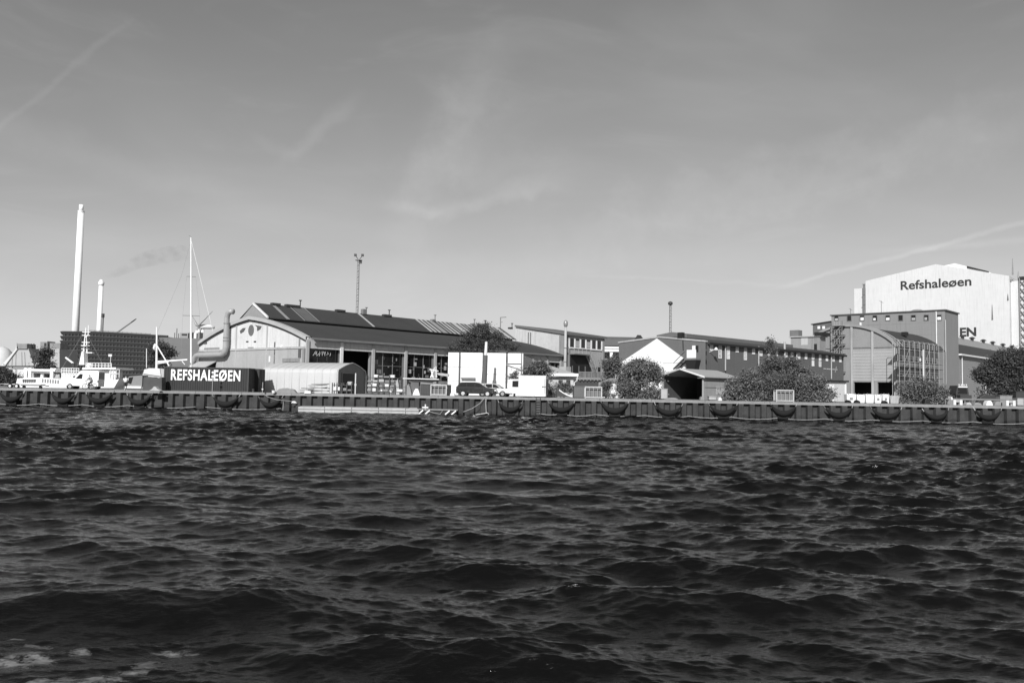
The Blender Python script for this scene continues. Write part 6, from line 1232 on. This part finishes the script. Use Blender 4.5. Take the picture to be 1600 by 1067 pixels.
# bulk bags row on the right
for k, (a, b, yt) in enumerate(((1323, 1338, 615), (1339, 1352, 616), (1353, 1366, 615.5), (1367, 1378, 616), (1379, 1390, 615.5), (1391, 1405, 618))):
    Y = 99.5; t = gthing(a, Y, 'bulk_bag', ['first', 'second', 'third', 'fourth', 'fifth', 'last'][k]+' white bulk bag from the left, in the row before the arched workshop', 'bag', group='white bulk bags in a row'); w_ = gx(b, Y)-t.location.x; z = pt(a, yt, Y).z-G
    o = MB().hexa([(.06, 0, 0), (w_-.06, 0, 0), (w_-.06, .9, 0), (.06, .9, 0), (0, -.05, z), (w_, -.05, z-.04), (w_, .95, z), (0, .95, z-.03)]).build('bag', WHITE if k < 5 else CONC, t); bv = o.modifiers.new('soft', 'BEVEL'); bv.width = .08; bv.segments = 3
    for x in (.12, w_-.2): m = MB(); m.path([(x, -.07, z-.3), (x+.03, -.08, z+.08), (x+.1, -.06, z-.05)], .03, 5); m.build('lifting_loop', CONC, t)
    if k in (0, 3, 4): MB().box(w_*.3, w_*.62, -.075, -.055, z*.35, z*.6).build('printed_patch', CONCD, t)
for px, lab in ((1325, 'left one before the bulk bags'), (1339, 'right one before the bulk bags'), (1382, 'one before the fifth bulk bag')):
    t = gthing(px, 98, 'tyre', 'black tyre lying on the quay edge, '+lab, 'tyre', group='tyres before the bulk bags'); MB().path([(.32*math.cos(a), .0+.1*math.sin(a), .1+.18*max(0, math.sin(a))) for a in np.linspace(0, 6.28, 19)], .09, 8).build('tread', RUBBER, t, True)
# concrete frames and pipes at the right
def frame_(px0, px1, yt, Y, lab):
    t = gthing(px0, Y, 'concrete_culvert', lab, 'culvert', group='pale open concrete frames at the right'); w_ = gx(px1, Y)-t.location.x; z = pt(px0, yt, Y).z-G
    MB().box(0, .3, 0, .8, 0, z).build('side', OFFW, t); MB().box(w_-.3, w_, 0, .8, 0, z).build('side', OFFW, t); MB().box(0.3, w_-.3, 0.01, .79, z-.28, z-.005).build('lintel', CONC, t); MB().box(.3, w_-.3, .6, .7, 0, z-.3).build('back', DARKM, t)
frame_(1490, 1504, 624.5, 97.2, 'pale open concrete frame below the dark loader'); frame_(1572.5, 1587, 625.5, 96.6, 'pale open concrete frame near the right edge, with a grey box inside')
t = gthing(1575, 96.9, 'grey_box', 'grey box sitting inside the right concrete frame', 'box'); MB().box(.25, .8, -.1, .3, 0.02, .48).build('box', CONC, t); MB().box(.22, .83, -.13, .33, .48, .52).build('lid', CONCD, t)
gr_ = gthing(1478, 101, 'guard_rail', 'long low grey rail running behind the concrete frames', 'rail'); gw = gx(1600, 101)-gr_.location.x; z = pt(1540, 624, 101).z-G; MB().box(0, gw+2, 0, .08, z-.1, z+.08).build('beam', STEEL, gr_)
for k in range(9): MB().box(gw*k/8-.05, gw*k/8+.05, .09, .18, 0, z).build('post', STEEL, gr_)
for px0, px1, yt, Y, m_, l, nm in ((1507, 1516, 628, 97.5, CONC, 'low pale rubble piece right of the left concrete frame', 'rubble'), (1519, 1532, 628.5, 97.3, CONCD, 'second low pale rubble piece, dull grey', 'rubble'), (1538, 1549, 625.5, 97.4, WHITE, 'bright white bag between the concrete frames', 'white_bag'), (1551, 1566, 626, 98.2, CONCD, 'grey jumble of pipes between white bag and right frame', 'pipe_heap'), (1563, 1582, 617.5, 103, CONCD, 'pale box behind the rail by the right edge', 'pale_box'), (1588, 1604, 611, 103, DARKM, 'dark open trailer at the right edge of the quay', 'trailer_box'), (1483, 1487, 618.5, 101, OFFW, 'small white lump left of the loader', 'white_bag'), (1442, 1452, 622, 101, BLACK, 'black bag in the low bush', 'black_bag'), (1524, 1560, 614, 106, DARKM, 'dark earth heap beneath the big dark tree', 'earth_heap'), (1108, 1119, 619, 100, CONC, 'pale box before the shed wall', 'pale_box'), (1121, 1127, 620, 100.5, OFFW, 'small white bundle before the shed wall', 'white_bag'), (1093, 1100, 619, 101, CONCD, 'grey heap inside the shed opening, right corner', 'grey_heap'), (1033, 1043, 607, 103, CONC, 'pale crate at the left corner of the shed', 'pale_box'), (1038, 1060, 621, 101, CONCD, 'low rubble along the shed opening', 'rubble'), (703, 711, 612, 98.2, OFFW, 'pale lump just left of the dark estate car', 'white_bag'), (1590, 1600, 622, 99, CONC, 'white slab at the very right edge', 'white_slab')):
    (simple_box(px0, px1, yt, Y, l, nm, nm.replace('_', ' '), m_, .9, rib=False) if 'box' in nm or 'slab' in nm else lump(px0, px1, yt, Y, l, nm, nm.replace('_', ' '), m_, .8, .3))
# small items on the quay cap
for px, l in ((395, 'left of the tent'), (1019, 'under the big bush')):
    X, Y = Q(px, .5); t = thing('bollard', 'small dark mooring bollard on the cap, '+l, 'bollard', (X, Y, G+.03)); MB().tube((0, 0, 0), (0, 0, .3), .12, .1, 10).build('post', DARKM, t); MB().tube((0, 0, .3), (0, 0, .38), .18, .16, 10).build('head', DARKM, t)
# quay ladders and loose lines
for px, l in ((841, 'between two crescent fenders below the white storage box'),):
    X, Y = Q(px, -.12); t = thing('quay_ladder', 'dark steel ladder down the quay wall '+l, 'ladder', (X, Y, 0), QA); m = MB(); [m.box(s*.25-.04, s*.25+.04, -.04, .04, .1, 2.1) for s in (-1, 1)]; m.build('rails', BLACK, t); m = MB(); [m.box(-.25, .25, -.03, .03, z, z+.04) for z in np.arange(.25, 2.0, .28)]; m.build('rungs', STEEL, t)
def line_(pts, r, lab, name='mooring_line', m_=ROPE):
    P_ = [(*Q(px, d), 0) for px, py, d in pts]; V = []
    for (px, py, d), (X, Y, _) in zip(pts, P_): V.append((X, Y, pt(px, py, Y).z))
    o = Vector(V[0]); m = MB(); m.path([Vector(v)-o for v in V], r, 6); t = m.build(name, m_, None, loc=o); tag(t, lab, 'rope')
line_([(407, 613, -.15), (418, 620, -.3), (433, 624.5, -.4), (458, 627, -.8)], .02, 'thin line slanting from the containers down to the pontoon end')
line_([(758, 620, -.15), (750, 630, -.4), (738, 638, -.7), (724, 643.5, -1.0)], .03, 'rope curving from the quay below the dark car down to the water')
line_([(759.5, 619, -.1), (759, 630, -.15), (760, 646, -.2)], .05, 'short vertical hanging rope below the utility pole')
line_([(766, 649, -.25), (762, 645, -.25), (740, 648.5, -.3)], .035, 'thin pale spar angled at the waterline under the hanging rope', 'spar', OFFW)
line_([(443, 627, -.15), (442.5, 642, -.2)], .05, 'pale vertical stake against the quay wall left of the pontoon', 'stake', WOOD)
t = thing('white_bag', 'small crumpled white bag hanging at the quay wall beside the pontoon', 'bag', (*Q(460, -.25), .95), QA); m = MB(); m.path([(-.35, 0, .02), (-.15, -.05, .12), (0.05, -.05, .1), (.3, 0, 0)], [.05, .14, .16, .06], 8); m.build('bag', WHITE, t, True)
# ================================================================ FLOATING PONTOON
X0, Y0 = Q(466, -2.6); X1, Y1 = Q(655, -2.6); pn = thing('floating_pontoon', 'long low pale floating pontoon moored along the quay wall', 'pontoon', (X0, Y0, 0), math.atan2(Y1-Y0, X1-X0)); PL = math.hypot(X1-X0, Y1-Y0)
PON = mat('pontoon_side', .42, .85, .2, .5, streak=.25)
k = 0; x = 0
while x < PL-.1:
    L = min(3.1, PL-x); o = MB().box(x, x+L-.04, 0, 2.2, -.3, .62+.02*(k % 2)).build('float_section', PON, pn); bv = o.modifiers.new('edges', 'BEVEL'); bv.width = .04; x += L; k += 1
MB().box(.0, PL, -.06, -.004, .34, .44).build('fender_strip', WOOD, pn); MB().box(.2, PL-.2, .1, 2.1, .645, .69).build('deck_boards', WOOD, pn)
X0, Y0 = Q(650, -2.4); X1, Y1 = Q(720, -2.4); jt = thing('work_raft', 'low dark work raft with slanting white fenders, right end of the pontoon', 'raft', (X0, Y0, 0), math.atan2(Y1-Y0, X1-X0)); JL = math.hypot(X1-X0, Y1-Y0)
MB().box(-.6, JL*.93, 0, 1.6, .52, .62).build('deck', WOOD, jt); MB().box(-.8, .1, .1, 1.2, .68, .73).build('gangplank', CONC, jt)
for x in (.4, JL*.5, JL*.85): MB().tube((x, .8, .15), (x+.01, 1.5, .15), .35, n=12).build('float', BLACK, jt)
MB().box(.0, JL*.9, .1, 1.5, -.2, .5).build('hull', BLACK, jt)
for x in (.35, 1.1, JL*.66, JL*.8): MB().tube((x, -.08, .05), (x+.5, -.06, .48), .09, .09, 8).build('fender', WHITE, jt)
m = MB(); m.path([(JL*.2, -.05, .5), (JL*.4, -.1, .22), (JL*.55, -.1, .1), (JL*.6, -.05, .5)], .025, 5); m.build('slack_rope', ROPE, jt)
MB().tube((1.0, .5, .6), (1.0, .5, 1.15), .08, n=8).build('mooring_post', OFFW, jt); MB().box(1.0-.35, 1.35, .35, .65, .74, .86).build('fairlead', WHITE, jt)
